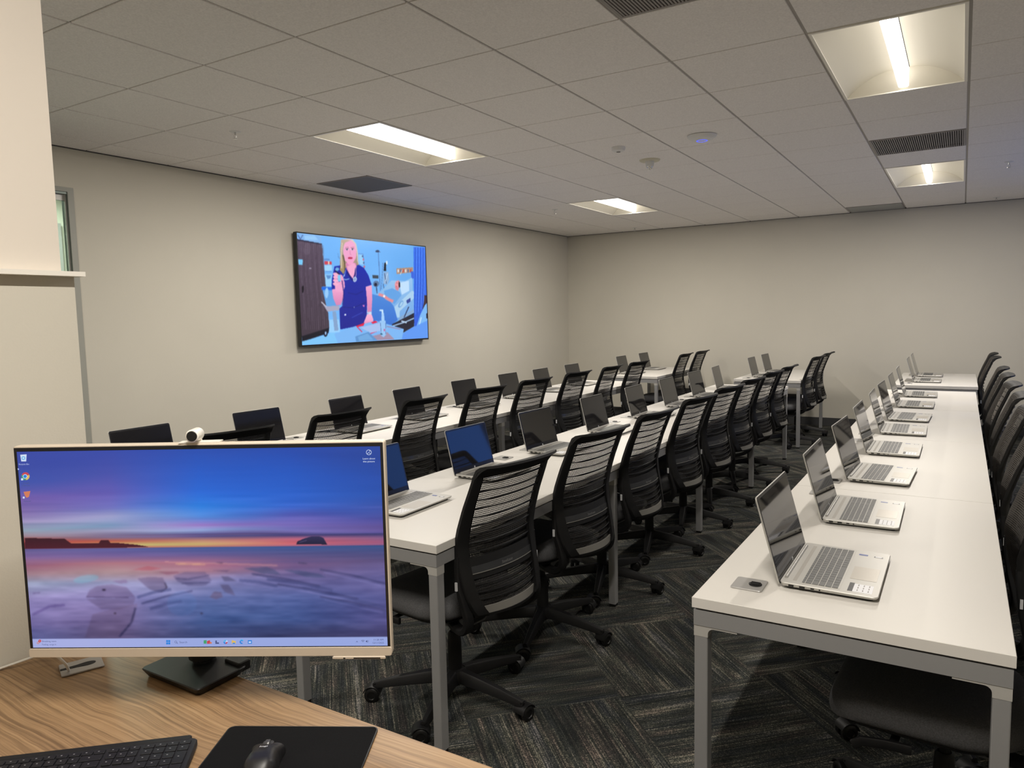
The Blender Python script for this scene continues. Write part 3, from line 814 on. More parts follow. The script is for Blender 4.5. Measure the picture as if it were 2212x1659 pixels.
for key, (tn, grp, tx, ys, rots) in CH.items():
    for k, (y, rd) in enumerate(zip(ys, rots)):
        a = math.radians(rd); d = .352-(.06 if key == 'right' and k == 0 else 0)
        ox, oy = tx-d*math.cos(a), y-d*math.sin(a)
        if k < 8: lab = f'black mesh task chair, {ordn[k]} from near end of {tn}'
        else:
            side = {'mid': 'middle row', 'left': 'television-wall row', 'right': 'right-hand row'}[key]
            lab = f'black mesh chair at short far table of {side}, ' + ('nearer of two' if k == 8 else 'closest to far wall')
        put(chair, firstc, (ox, oy, 0), a, lab, 'chair', grp); firstc = False

# ------------------------------------------------------------------ laptops
def make_laptop(W, D, tilt, LH, keymat, name='laptop'):
    root = bpy.data.objects.new(name, None); COL.objects.link(root); hw = W/2
    z0, z1 = .004, .0185
    P = rrect(-.002, D, -hw, hw, .012, 5)
    b = MB(); R = []
    for z, sc_ in ((z0, .012), (z0+.004, .003), (z1-.002, 0), (z1, .0012)):
        q = rrect(-.002+sc_, D-sc_*1.2, -hw+sc_, hw-sc_, .012, 5)
        R.append([Vector((x, y, z-(.003*(x/D) if z > .012 else 0))) for x, y in q])
    b.rings(R, True, True, 0, False); base = obj('base', b, M['silver'], root)
    obj('underside', MB().slab(rrect(.010, D-.012, -hw+.012, hw-.012, .012, 3), .0015, z0+.0005, 0), M['rubber'], base)
    def zt(x): return z1-.003*(x/D)
    def top(x0, x1, y0, y1, h, mb, mi=0, sink=.0001):
        vs = [(x, y, zt(x)+e) for x in (x0, x1) for y in (y0, y1) for e in (sink, h)]
        mb.add(vs, [(0, 1, 3, 2), (4, 6, 7, 5), (0, 4, 5, 1), (2, 3, 7, 6), (0, 2, 6, 4), (1, 5, 7, 3)], mi)
    # keys: six rows, number pad on the far side
    kx0, kx1 = D*.215, D*.605; ky0, ky1 = -hw*.90, hw*.90; rows = 6; pitch = (kx1-kx0)/5.55
    b = MB(); x = kx0
    for rI in range(rows):
        h = pitch*(.52 if rI == 0 else .98); cols = 19 if rI == 0 else 18; un = (ky1-ky0)/cols
        if rI in (0,): ws = [1]*19
        elif rI == 1: ws = [1]*13+[1.7]+[.825]*4
        elif rI == 2: ws = [1.5]+[1]*12+[1.2]+[.825]*4
        elif rI == 3: ws = [1.8]+[1]*11+[1.9]+[.825]*4
        elif rI == 4: ws = [2.3]+[1]*10+[2.4]+[.825]*4
        else: ws = [1.2, 1, 1, 1, 5.2, 1, 1, 1.1, 1.1, 1.1]+[.825]*4
        tot = sum(ws); y = ky0
        for w_ in ws:
            wy = (ky1-ky0)*w_/tot; top(x+.0012, x+h-.0012, y+.0010, y+wy-.0010, .0018, b); y += wy
        x += h
    kb = obj('keyboard', b, keymat, root)
    b = MB(); top(kx0-.002, kx1+.002, ky0-.002, ky1+.002, .0005, b, 0, .0); obj('key_well', b, M['silver'], kb)
    tp0 = D*.665; b = MB(); top(tp0, D*.94, -hw*.06-.055-.01, -hw*.06+.055-.01, .0004, b, 0, 0); obj('touchpad', b, M['pad'], root)
    b = MB(); top(D*.115, D*.155, -hw*.86, hw*.86, .0003, b, 0, 0); obj('speaker_grille', b, M['grille'], root)
    b = MB(); top(D*.70, D*.93, -hw*.90, -hw*.58, .0004, b, 0, 0); top(D*.70, D*.93, -hw*.90+.001, -hw*.90+.012, .0005, b, 1, .0002) if False else top(D*.685, D*.735, -hw*.90, -hw*.56, .0006, b, 1, .0002)
    for q in range(3):
        for s_ in range(3): top(D*(.775+.055*q), D*(.785+.055*q), -hw*(.86-.10*s_), -hw*(.80-.10*s_), .0006, b, 2, .0003)
    obj('info_label', b, [M['label_w'], M['label_k'], M['vent']], root)
    b = MB(); top(D*.66, D*.76, hw*.74, hw*.80, .0004, b, 0, 0); obj('processor_sticker', b, M['label_b'], root)
    b = MB(); top(D*.83, D*.93, hw*.72, hw*.78, .0004, b, 1, 0); top(D*.845, D*.915, hw*.725, hw*.775, .0005, b, 0, .0003); obj('rating_sticker', b, [M['label_w'], M['label_k']], root)
    for x_, w_, hgt in ((.028, .013, .0048), (.056, .014, .0045), (.082, .009, .003), (.100, .0035, .0035)):
        b = MB().box(x_-w_/2, x_+w_/2, -hw-.0004, -hw+.002, .0115-hgt/2, .0115+hgt/2); obj('port', b, M['port'], base)
    obj('hinge', MB().cyl((.0085, -hw*.80, z1+.0005), (.0085, hw*.80, z1+.0005), .0045, .0045, 12), M['silver'], root)
    # lid: local y-up plane, rotated about the hinge
    lid = bpy.data.objects.new('lid', None)
    lb_ = MB().slab(rrect(-hw, hw, -.006, LH, .010, 5), -.0055, -.0012, .0012)   # x=width, y=height, z toward the viewer
    Lm = Matrix.Translation(Vector((-.001, 0, z1-.004))) @ Matrix.Rotation(-tilt, 4, 'Y') @ Matrix(((0, 0, 1, 0), (1, 0, 0, 0), (0, 1, 0, 0), (0, 0, 0, 1)))
    lid = obj('lid', lb_, M['silver'], root, Lm)
    obj('bezel', MB().slab(rrect(-hw+.0018, hw-.0018, -.004, LH-.0018, .009, 5), -.0014, -.0004), M['bezel'], lid)
    obj('display', MB().box(-hw+.008, hw-.008, .024, LH-.010, -.0006, .0), M['glass_dark'], lid)
    b = MB().lathe([(.0001, .0001), (.0052, .0001), (.0052, -.0006)], (0, .010, 0), n=20)
    text_mesh('hp', .0085, Matrix.Translation(Vector((0, .0075, .00025))), b, 1)
    obj('logo', b, [M['logo_w'], M['bezel']], lid)
    obj('webcam', MB().lathe([(.0001, .0002), (.0015, .0002), (.0015, -.0006)], (0, LH-.0055, 0), n=12), M['port'], lid)
    return root
lapR = make_laptop(.392, .240, math.radians(15.5), .238, M['keys'], 'laptop')
lapS = make_laptop(.336, .226, math.radians(14), .214, M['keyscap'], 'laptop')
LP = {
 'right': ('right-hand long table', 'open laptops along the right-hand row', lapR, -.402, [2.226, 2.925, 3.65, 4.34, 5.055, 5.665, 6.43, 7.20, 8.62, 9.33], [0, .5, -2, 0, 1, -1.5, 0, 1, 0, 0]),
 'mid': ('middle long table', 'open laptops along the middle row', lapS, -2.012, [2.258, 2.925, 3.610, 4.365, 5.09, 5.80, 6.54, 7.22, 8.75, 9.44], [1, -1, -3, 0, 1, 0, -2, 4, 0, -2]),
 'left': ('table by television wall', 'open laptops along the television-wall row', lapS, -3.585, [2.22, 2.96, 3.72, 4.38, 5.13, 5.86, 6.49, 7.19, 8.73, 9.50], [0, -3, 2, 1, -2, 0, 2, 0, 1, 0])}
f1 = f2 = True
for key, (tn, grp, proto, x, ys, rots) in LP.items():
    for k, (y, rd) in enumerate(zip(ys, rots)):
        fst = (f1 if proto is lapR else f2)
        if k < 8: lab = f'open silver laptop, {ordn[k]} from near end of {tn}'
        else:
            side = {'mid': 'middle row', 'left': 'television-wall row', 'right': 'right-hand row'}[key]
            lab = f'open silver laptop on short far table of {side}, ' + ('nearer of two' if k == 8 else 'closest to far wall')
        xx = x-(.07 if key == 'left' and k >= 8 else 0)-(.02 if key == 'mid' and k >= 8 else 0)
        put(proto, fst, (xx, y, TH+.0003), math.radians(rd), lab, 'laptop', grp)
        if proto is lapR: f1 = False
        else: f2 = False

# ------------------------------------------------------------------ wall television
TVW, TVH = 1.875, 1.035
cv = Canvas(440, 248, [(195, 213), (1640, 378), (1690, 1412), (307, 1483)], 4)
sky = (118, 184, 250)
cv.c[:] = np.array(sky); cv.c += (cv.noise(5, 3)*14)[..., None]
cv.c += (cv.uu*-14)[..., None]
P_ = cv.poly
P_([(195, 213), (460, 240), (470, 300), (480, 345), (210, 300)], (130, 180, 235)); cv.line([(210, 240), (240, 290), (265, 240)], 8, (70, 90, 150)); P_([(280, 245), (400, 250), (440, 300), (290, 295)], (150, 200, 245))
P_([(200, 292), (482, 345), (600, 1290), (298, 1390)], (92, 78, 96), (66, 54, 66))
for k in range(26):
    x = 215+k*11.5; o = 14*math.sin(k*1.7)
    cv.line([(x, 310+k*2), (x+30+o, 700), (x+70+o*.6, 1000), (x+95, 1310)], 3.2 if k % 3 else 6, (118, 104, 122) if k % 2 else (60, 48, 60), .45)
cv.ell(320, 400, 40, 70, (120, 106, 124), None, 0, .3)
P_([(200, 286), (482, 340), (482, 352), (202, 303)], (44, 40, 60))
P_([(225, 518), (275, 522), (278, 585), (232, 582)], (120, 200, 245)); cv.ell(290, 858, 10, 42, (22, 18, 26)); cv.ell(362, 622, 14, 8, (150, 140, 160))
P_([(298, 1385), (600, 1290), (590, 1350), (305, 1445)], (22, 22, 34)); P_([(305, 1440), (560, 1370), (660, 1330), (700, 1460), (307, 1483)], (125, 195, 245))
P_([(590, 1200), (700, 1200), (720, 1340), (600, 1345)], (150, 205, 250))
# wall fittings
P_([(512, 512), (572, 512), (575, 532), (514, 532)], (95, 140, 205)); P_([(518, 540), (598, 545), (600, 580), (520, 578)], (205, 70, 85)); P_([(556, 543), (572, 545), (572, 580), (558, 578)], (235, 215, 190))
P_([(520, 585), (600, 585), (605, 650), (525, 650)], (160, 210, 245)); P_([(528, 690), (600, 690), (604, 830), (545, 830)], (150, 205, 245)); cv.line([(535, 660), (600, 662)], 5, (80, 120, 190)); P_([(540, 700), (595, 700), (590, 735), (560, 745)], (90, 140, 200))
cv.line([(665, 450), (672, 500), (690, 510)], 6, (90, 140, 200)); cv.line([(885, 455), (945, 460), (965, 620)], 4, (85, 120, 190))
P_([(895, 462), (940, 466), (958, 580), (905, 575)], (150, 205, 245))
for x, y, c in ((940, 485, (70, 90, 140)), (950, 522, (210, 100, 130)), (955, 560, (80, 100, 150)), (962, 605, (210, 90, 110))): cv.ell(x, y, 8, 12, c)
cv.ell(1105, 428, 22, 14, (50, 60, 90)); cv.line([(1080, 432), (1140, 436)], 5, (70, 80, 120)); cv.line([(1115, 440), (1135, 700), (1150, 880)], 7, (84, 120, 180))
P_([(1055, 700), (1122, 702), (1124, 740), (1058, 738)], (62, 72, 86)); cv.ell(1100, 800, 34, 36, (90, 120, 160)); cv.ell(1095, 808, 16, 20, (30, 34, 56)); cv.line([(1105, 830), (1112, 910)], 10, (60, 80, 120))
cv.line([(1170, 560), (1160, 860)], 5, (84, 110, 160)); P_([(1185, 560), (1205, 560), (1208, 655), (1180, 655)], (30, 34, 44)); cv.ell(1212, 560, 10, 22, (215, 235, 250))
P_([(1180, 665), (1235, 665), (1245, 760), (1225, 810), (1180, 800)], (140, 175, 215)); cv.line([(1190, 680), (1215, 800)], 7, (60, 80, 120)); cv.line([(1225, 680), (1200, 790)], 5, (220, 235, 250)); cv.line([(1180, 800), (1190, 870)], 6, (60, 70, 100))
P_([(1322, 625), (1508, 612), (1510, 668), (1325, 690)], (176, 140, 118)); 
for k in range(6): P_([(1335+k*28, 636), (1350+k*28, 634), (1350+k*28, 668), (1337+k*28, 672)], ((225, 225, 230), (90, 110, 150), (190, 80, 70))[k % 3])
cv.line([(1390, 640), (1365, 700)], 5, (230, 240, 250)); P_([(1485, 660), (1515, 658), (1520, 740), (1492, 742)], (60, 100, 215))
# hospital bed
P_([(1110, 918), (1170, 870), (1270, 760), (1420, 770), (1500, 730), (1530, 1130), (1400, 1190), (1340, 1210), (1280, 1260), (1060, 1240), (1050, 930)], (150, 195, 235), (105, 160, 225))
P_([(1355, 790), (1465, 765), (1470, 880), (1390, 925)], (190, 220, 250)); P_([(1060, 915), (1190, 950), (1260, 1000), (1300, 1050), (1350, 1210), (1280, 1268), (1060, 1245)], (75, 135, 215), (52, 110, 205))
P_([(1190, 880), (1280, 850), (1360, 890), (1385, 930), (1310, 1030), (1200, 975)], (98, 160, 225)); cv.line([(1130, 918), (1190, 938), (1240, 975), (1295, 1000)], 32, (222, 140, 150)); cv.ell(1193, 940, 12, 16, (235, 235, 240))
cv.ell(1336, 800, 26, 40, (232, 150, 160), None, .35); P_([(1352, 768), (1368, 790), (1370, 835), (1352, 850), (1350, 800)], (35, 26, 36)); P_([(1310, 835), (1360, 835), (1345, 880), (1320, 865)], (214, 130, 145)); cv.line([(1318, 826), (1334, 832)], 5, (190, 60, 80)); cv.line([(1330, 780), (1334, 800)], 4, (150, 80, 100))
P_([(1310, 1060), (1500, 880), (1530, 890), (1530, 960), (1370, 1110), (1370, 1180), (1340, 1180)], (168, 205, 235)); cv.ell(1380, 1030, 22, 45, (110, 160, 215), None, .5); cv.ell(1385, 1030, 12, 30, (165, 205, 235), None, .5); P_([(1440, 990), (1485, 960), (1490, 1000), (1450, 1028)], (50, 70, 150))
P_([(1380, 1170), (1525, 1090), (1532, 1120), (1350, 1225)], (130, 165, 205)); P_([(1290, 1255), (1530, 1130), (1534, 1280), (1380, 1370), (1270, 1310)], (30, 30, 48)); cv.line([(1250, 1290), (1440, 1230), (1530, 1190)], 14, (160, 190, 220)); cv.line([(1390, 1220), (1450, 1240)], 18, (175, 200, 225)); cv.line([(1420, 1180), (1470, 1060)], 10, (44, 52, 90))
# curtain
P_([(1508, 378), (1640, 382), (1672, 900), (1672, 1020), (1620, 1110), (1560, 1280), (1535, 1280)], (62, 118, 235), (44, 92, 215))
for x in (1530, 1560, 1590, 1618): cv.line([(x, 385), (x+8, 800), (x+4, 1200-(x-1530))], 9, (36, 78, 200), .7); cv.line([(x+13, 385), (x+20, 800), (x+16, 1150-(x-1530))], 7, (100, 150, 250), .6)
P_([(1640, 930), (1672, 930), (1675, 1030), (1625, 1090), (1640, 990)], (60, 40, 50)); P_([(1560, 1280), (1600, 1150), (1650, 1040), (1672, 1020), (1682, 1215), (1600, 1250)], (120, 180, 240)); cv.line([(1592, 1265), (1612, 1180)], 8, (220, 240, 250)); P_([(1665, 1140), (1682, 1130), (1684, 1190), (1668, 1195)], (40, 40, 60))
P_([(1360, 1400), (1500, 1300), (1684, 1215), (1690, 1412), (1400, 1428)], (92, 150, 240))
# bin and trolley
P_([(498, 830), (608, 830), (640, 960), (700, 1050), (560, 1060)], (96, 160, 225)); P_([(494, 832), (610, 838), (612, 872), (500, 868)], (30, 105, 225)); cv.ell(555, 900, 20, 60, (150, 200, 245))
P_([(500, 995), (560, 1050), (702, 1045), (700, 1095), (570, 1110)], (168, 166, 190)); P_([(500, 995), (560, 1050), (560, 1062), (498, 1010)], (200, 200, 215)); P_([(625, 1110), (665, 1108), (700, 1320), (655, 1325)], (130, 160, 200)); cv.ell(560, 1355, 22, 34, (24, 26, 44)); cv.ell(560, 1350, 9, 20, (160, 200, 240))
# the woman in navy scrubs
skin, sk2 = (238, 165, 205), (214, 130, 178)
P_([(690, 300), (760, 280), (820, 290), (865, 350), (885, 440), (900, 590), (860, 600), (860, 560), (770, 600), (745, 680), (700, 640), (690, 600)], (196, 182, 176), (150, 128, 100))
P_([(630, 600), (690, 590), (770, 620), (820, 700), (862, 600), (900, 580), (960, 620), (1010, 700), (1050, 810), (985, 832), (1005, 960), (1005, 1230), (900, 1275), (720, 1310), (700, 1080), (740, 1040), (740, 880), (610, 865), (606, 760)], (30, 46, 168), (28, 34, 140))
P_([(752, 560), (865, 560), (880, 610), (862, 700), (835, 740), (800, 690), (765, 630)], sk2); P_([(770, 600), (868, 585), (866, 640), (836, 730), (800, 690)], (244, 176, 208))
cv.ell(795, 420, 74, 125, skin, (246, 176, 210), -.07); P_([(720, 400), (870, 400), (868, 500), (830, 575), (790, 585), (745, 530)], skin, (240, 160, 200))
P_([(700, 420), (735, 330), (800, 305), (700, 290), (686, 400), (700, 560), (690, 640), (735, 690), (762, 600), (735, 520)], (190, 170, 150), (160, 140, 96)); P_([(800, 300), (850, 340), (872, 430), (885, 540), (900, 590), (885, 440), (866, 345), (820, 288)], (215, 200, 190)); cv.line([(720, 470), (742, 560), (748, 660)], 12, (60, 44, 40), .7); cv.line([(708, 330), (700, 480), (712, 620)], 10, (225, 212, 200), .8)
for ex in (764, 824):
    cv.ell(ex, 405, 17, 9, (225, 215, 230)); cv.ell(ex, 406, 8, 9, (60, 60, 90)); cv.line([(ex-22, 386), (ex+18, 380)], 5, (150, 100, 120)); cv.line([(ex-18, 397), (ex+18, 397)], 4, (90, 50, 80))
cv.line([(798, 420), (800, 462), (815, 470)], 7, (215, 135, 175)); cv.ell(803, 505, 27, 13, (205, 60, 100)); cv.line([(780, 503), (828, 506)], 3, (120, 20, 50))
P_([(765, 630), (800, 690), (835, 742), (855, 700), (862, 620), (872, 600), (880, 640), (865, 760), (835, 770), (775, 690)], (22, 30, 120)); P_([(772, 615), (842, 735), (862, 600), (866, 590), (850, 560), (775, 600)], (240, 168, 204))
cv.line([(868, 600), (875, 690), (868, 720)], 8, (190, 150, 200)); cv.ell(862, 748, 22, 30, (190, 205, 235)); cv.ell(862, 748, 13, 20, (140, 160, 205)); cv.line([(745, 690), (725, 740), (760, 752), (800, 742)], 9, (150, 190, 230)); cv.line([(755, 640), (745, 715)], 6, (150, 180, 225))
P_([(612, 860), (740, 845), (745, 960), (715, 1035), (665, 1042), (630, 960)], skin, sk2); P_([(640, 790), (740, 760), (755, 830), (735, 890), (650, 880)], skin); 
for y in (690, 725, 762, 800): cv.ell(652, y, 34, 19, (244, 174, 206), None, .2); cv.line([(630, y+16), (676, y+20)], 3, (190, 110, 160))
P_([(690, 690), (720, 700), (752, 790), (745, 830), (700, 800)], (236, 160, 200)); P_([(668, 700), (700, 700), (706, 770), (676, 770)], (130, 200, 240)); cv.line([(640, 650), (665, 672), (690, 690)], 12, (30, 34, 60)); cv.ell(662, 632, 22, 20, (110, 170, 220))
P_([(985, 832), (1050, 815), (1062, 960), (1058, 1110), (1010, 1120), (1000, 960)], skin, sk2); cv.line([(1005, 1125), (1060, 1125)], 14, (190, 200, 225)); cv.ell(1042, 1132, 17, 17, (205, 215, 235)); P_([(1010, 1140), (1060, 1145), (1080, 1200), (1075, 1280), (1040, 1290), (985, 1270), (975, 1235)], (246, 180, 212), (232, 150, 190))
for k in range(4): cv.line([(1000+k*17, 1225), (992+k*22, 1278)], 3, (190, 100, 150))
cv.ell(865, 1064, 6, 6, (240, 240, 250)); cv.ell(768, 1147, 10, 10, (230, 235, 250)); P_([(955, 1040), (980, 1038), (972, 1065)], (225, 120, 190)); cv.line([(790, 900), (880, 920), (960, 880)], 12, (22, 28, 120), .6); cv.line([(740, 1060), (850, 1070), (990, 1010)], 8, (20, 26, 110), .7); cv.line([(840, 1180), (960, 1120)], 12, (60, 80, 190), .5); cv.line([(720, 760), (745, 900), (735, 1040)], 14, (18, 24, 110), .6)
# table in front
P_([(655, 1360), (880, 1275), (1110, 1215), (1420, 1310), (1400, 1425), (700, 1465)], (122, 180, 240)); P_([(885, 1275), (985, 1235), (975, 1270), (910, 1285)], (225, 30, 70)); P_([(1055, 1235), (1100, 1215), (1130, 1232), (1075, 1250)], (225, 30, 70)); cv.line([(905, 1285), (960, 1340)], 9, (225, 40, 80)); cv.line([(1045, 1362), (1150, 1322)], 9, (225, 50, 90)); P_([(935, 1290), (1150, 1240), (1240, 1310), (1060, 1350)], (165, 190, 235)); P_([(1080, 1385), (1240, 1345), (1320, 1425), (1130, 1435)], (160, 140, 165)); P_([(885, 1390), (1030, 1340), (1130, 1432), (900, 1450)], (92, 146, 205)); P_([(915, 1395), (1020, 1358), (1085, 1425), (930, 1440)], (110, 166, 220)); cv.line([(1230, 1280), (1385, 1312)], 10, (150, 130, 165))
P_([(1150, 1215), (1215, 1215), (1228, 1300), (1228, 1370), (1200, 1400), (1165, 1380)], (150, 195, 240)); P_([(1168, 1130), (1195, 1130), (1205, 1215), (1170, 1215)], (165, 205, 245)); P_([(1145, 1092), (1185, 1090), (1190, 1135), (1170, 1135), (1168, 1108), (1145, 1108)], (195, 225, 250)); cv.line([(1158, 1235), (1175, 1380)], 5, (80, 110, 170)); cv.line([(1218, 1240), (1222, 1370)], 5, (80, 110, 170)); cv.ell(1205, 1320, 8, 14, (190, 90, 150)); P_([(1160, 1355), (1185, 1360), (1188, 1372), (1162, 1368)], (30, 90, 110))
cv.blur()
cv.blur()
r = thing('television', 'large wall-mounted television showing a nurse in navy scrubs', 'television', (-5.118, 5.638, 1.775), PI/2)
hw, hh = TVW/2, TVH/2
obj('housing', MB().slab(rrect(-hw, hw, -hh, hh, .006, 3), 0, .034, .002, 0, Matrix(((1, 0, 0, 0), (0, 0, 1, 0), (0, 1, 0, 0), (0, 0, 0, 1)))), M['tvframe'], r)
b = MB()
for q in ((-hw, -hw+.011, -hh, hh), (hw-.011, hw, -hh, hh), (-hw+.011, hw-.011, -hh, -hh+.016), (-hw+.011, hw-.011, hh-.011, hh)): b.box(q[0], q[1], -.004, .0, q[2], q[3])
obj('bezel', b, M['tvframe'], r)
d = link('display', cv.mesh('display', TVW-.020, TVH-.025, display_mat('tv_picture', 1.05)), r); d.location = (0, -.002, .0025)
obj('wall_bracket', MB().box(-.35, .35, .034, .066, -.18, .18), M['black'], r)

# ================================================================== THE WOODEN DESK AND WHAT STANDS ON IT
r = thing('desk', 'wooden desk with light oak grain in the foreground', 'desk', (-1.03, .55, 0))
obj('desktop', MB().slab([(-.762, -.62), (.78, -.62), (.78, .423), (-.762, .423)], TH-.028, TH, .0015), M['wood'], r)
obj('side_panel', MB().box(-.74, -.712, -.55, .36, 0, TH-.0285), M['wood'], r)
obj('side_panel', MB().box(.60, .628, -.55, .36, 0, TH-.0285), M['wood'], r)
obj('back_panel', MB().box(-.711, .599, .20, .22, .25, TH-.0285), M['wood'], r)
Z = TH+.0003
# silver cable plate
p = thing('cable_plate', 'silver cable plate with dark oval slot on the desk, behind the screen', 'cable plate', (-1.642, .830, Z), math.radians(68))
obj('plate', MB().slab(rrect(-.041, .041, -.033, .033, .003, 2), 0, .004, .001), M['frame'], p).data.materials[0] = mat('brushed_grey', (.42, .41, .40), .35, .5)
obj('slot', MB().slab([(.016*math.cos(a)+.012, .010*math.sin(a)) for a in [2*PI*k/20 for k in range(-6, 7)]]+[(-.008, .0065), (-.0405, .004), (-.0405, -.004), (-.008, -.0065)], .0038, .0047), M['blacksoft'], p)

# ---- the monitor
MW, MH = .715, .419; YAWM = .514
mon = thing('monitor', 'large desktop monitor with beige frame showing a sunset beach', 'monitor', (-1.231, .861, 0), YAWM)
up_ = lambda e: Matrix(((1, 0, 0, 0), (0, 0, 1, 0), (0, 1, 0, 1.056), (0, 0, 0, 1)))
hw, hh = MW/2, MH/2
b = MB().slab(rrect(-hw, hw, -hh, hh, .005, 3), 0, .020, .002, 0, up_(0))
obj('housing', b, M['beige'], mon)
BZ0 = -hh+.0185
obj('bezel', MB().box(-hw+.0025, hw-.0025, -.0012, .0004, 1.056+BZ0, 1.056+hh-.0035), M['bezel'], mon)
obj('chin', MB().slab(rrect(-hw, hw, -hh, BZ0-.0008, .004, 3), -.0025, .0, .0006, 0, up_(0)), M['beige'], mon)
obj('port_strip', MB().slab([(hw-.115, -.004), (hw-.012, -.004), (hw-.018, .012), (hw-.108, .012)], 1.056-hh-.006, 1.056-hh, .0012), M['beige'], mon)
obj('control_button', MB().box(hw-.074, hw-.022, -.0045, -.0035, 1.056-hh-.0044, 1.056-hh-.0026).box(hw-.094, hw-.090, -.0045, -.0035, 1.056-hh-.0044, 1.056-hh-.0026), M['blacksoft'], mon)
DX0, DX1, DZ1, DZ0 = -hw+.0085, hw-.0075, hh-.0105, BZ0+.0015
DW, DH = DX1-DX0, DZ1-DZ0; dcx, dcz = (DX0+DX1)/2, (DZ0+DZ1)/2
cv = Canvas(720, 405, [(75, 150), (1790, 128), (1818, 1087), (152, 1087)], 9)
rows = [0, .10, .20, .27, .33, .38, .41, .435, .455, .475, .487, .492, .53, .57, .61, .66, .75, .85, 1.0]
tabc = [[(58, 74, 162), (54, 72, 164), (38, 76, 172), (34, 72, 168), (38, 68, 152)],
 [(62, 82, 168), (70, 80, 168), (36, 88, 192), (32, 85, 188), (36, 76, 168)],
 [(112, 90, 166), (98, 90, 176), (38, 104, 212), (38, 95, 200), (42, 82, 172)],
 [(124, 105, 166), (114, 115, 192), (42, 126, 222), (50, 98, 200), (58, 78, 160)],
 [(146, 138, 180), (148, 152, 196), (86, 140, 222), (86, 92, 180), (74, 74, 150)],
 [(146, 162, 182), (126, 152, 190), (146, 116, 190), (108, 98, 175), (84, 74, 140)],
 [(148, 130, 142), (152, 150, 184), (150, 170, 220), (112, 108, 178), (88, 78, 146)],
 [(158, 104, 104), (122, 104, 138), (86, 76, 132), (74, 66, 120), (70, 64, 118)],
 [(178, 68, 68), (186, 92, 72), (184, 126, 110), (186, 96, 118), (126, 84, 126)],
 [(150, 56, 60), (192, 186, 112), (202, 174, 112), (198, 96, 108), (162, 90, 126)],
 [(120, 54, 62), (186, 112, 92), (186, 120, 104), (176, 98, 120), (146, 88, 130)],
 [(92, 86, 140), (86, 88, 150), (62, 84, 146), (54, 82, 140), (50, 78, 132)],
 [(124, 98, 152), (118, 96, 152), (104, 90, 146), (80, 80, 132), (70, 74, 126)],
 [(150, 96, 120), (170, 112, 126), (168, 106, 132), (112, 86, 132), (88, 78, 124)],
 [(156, 122, 134), (168, 138, 144), (164, 120, 140), (104, 92, 142), (94, 86, 138)],
 [(146, 154, 184), (148, 150, 190), (140, 138, 186), (98, 96, 150), (92, 90, 146)],
 [(148, 138, 190), (150, 142, 196), (92, 108, 164), (82, 98, 158), (80, 84, 142)],
 [(116, 108, 164), (112, 98, 146), (62, 88, 144), (56, 80, 138), (74, 74, 130)],
 [(72, 84, 138), (92, 80, 118), (44, 58, 104), (48, 50, 88), (54, 52, 90)]]
tb = np.array(tabc, float)
vi = np.interp(cv.vv, rows, np.arange(len(rows))) + 0.0
wob = cv.noise(3, 4)*1.5*(cv.vv < .43)+cv.noise(5, 22)*.5*np.clip((cv.vv-.22)/.1, 0, 1)*(cv.vv < .43)+cv.noise(5, 14)*.7*(cv.vv > .56)
vi = np.clip(vi+wob, 0, len(rows)-1.001); ui = cv.uu*3.999
a0, c0 = vi.astype(int), ui.astype(int); fa, fc = (vi-a0)[..., None], (ui-c0)[..., None]
cv.c = tb[a0, c0]*(1-fa)*(1-fc)+tb[a0, c0+1]*(1-fa)*fc+tb[a0+1, c0]*fa*(1-fc)+tb[a0+1, c0+1]*fa*fc
amp = 3+18*np.clip((cv.vv-.20)/.15, 0, 1)*(cv.vv < .48)
cv.c += (cv.noise(5, 60)*amp)[..., None]*np.array([1.3, .8, .9])+(cv.noise(8, 110)*8*np.clip((cv.vv-.2)/.1, .15, 1))[..., None]
P_ = cv.poly
P_([(113, 563), (300, 568), (330, 590), (460, 590), (470, 575), (505, 575), (515, 588), (560, 590), (640, 598), (690, 607), (690, 610), (113, 614)], (56, 22, 34), (74, 24, 40))
P_([(1390, 600), (1395, 585), (1425, 572), (1460, 562), (1500, 561), (1520, 570), (1536, 600)], (46, 44, 84), (26, 28, 56)); cv.line([(1405, 590), (1440, 580)], 5, (84, 78, 116), .6)
def patch(pts, c, c2=None, a=.55): P_(pts, c, c2, a)
cv.line([(770, 680), (1040, 690), (1300, 700)], 7, (206, 150, 150), .5); cv.line([(820, 690), (960, 694)], 6, (226, 176, 136), .7)
patch([(620, 718), (690, 700), (760, 712), (700, 722)], (176, 84, 100)); patch([(740, 728), (830, 726), (840, 735), (780, 742)], (140, 84, 110))
patch([(400, 850), (415, 815), (450, 795), (520, 787), (590, 800), (632, 850), (600, 850), (500, 848)], (120, 100, 142), (96, 80, 124)); patch([(400, 855), (632, 853), (620, 890), (560, 905), (470, 905)], (106, 92, 134), (90, 78, 118)); patch([(395, 1040), (430, 930), (520, 905), (640, 880), (625, 960), (560, 1042)], (110, 94, 134), (80, 68, 104)); cv.line([(632, 900), (612, 970), (556, 1038)], 9, (44, 44, 84), .8); cv.line([(402, 846), (470, 848), (600, 850)], 6, (72, 60, 100), .6); cv.ell(484, 813, 8, 4, (30, 24, 50)); cv.ell(536, 925, 5, 4, (50, 40, 60))
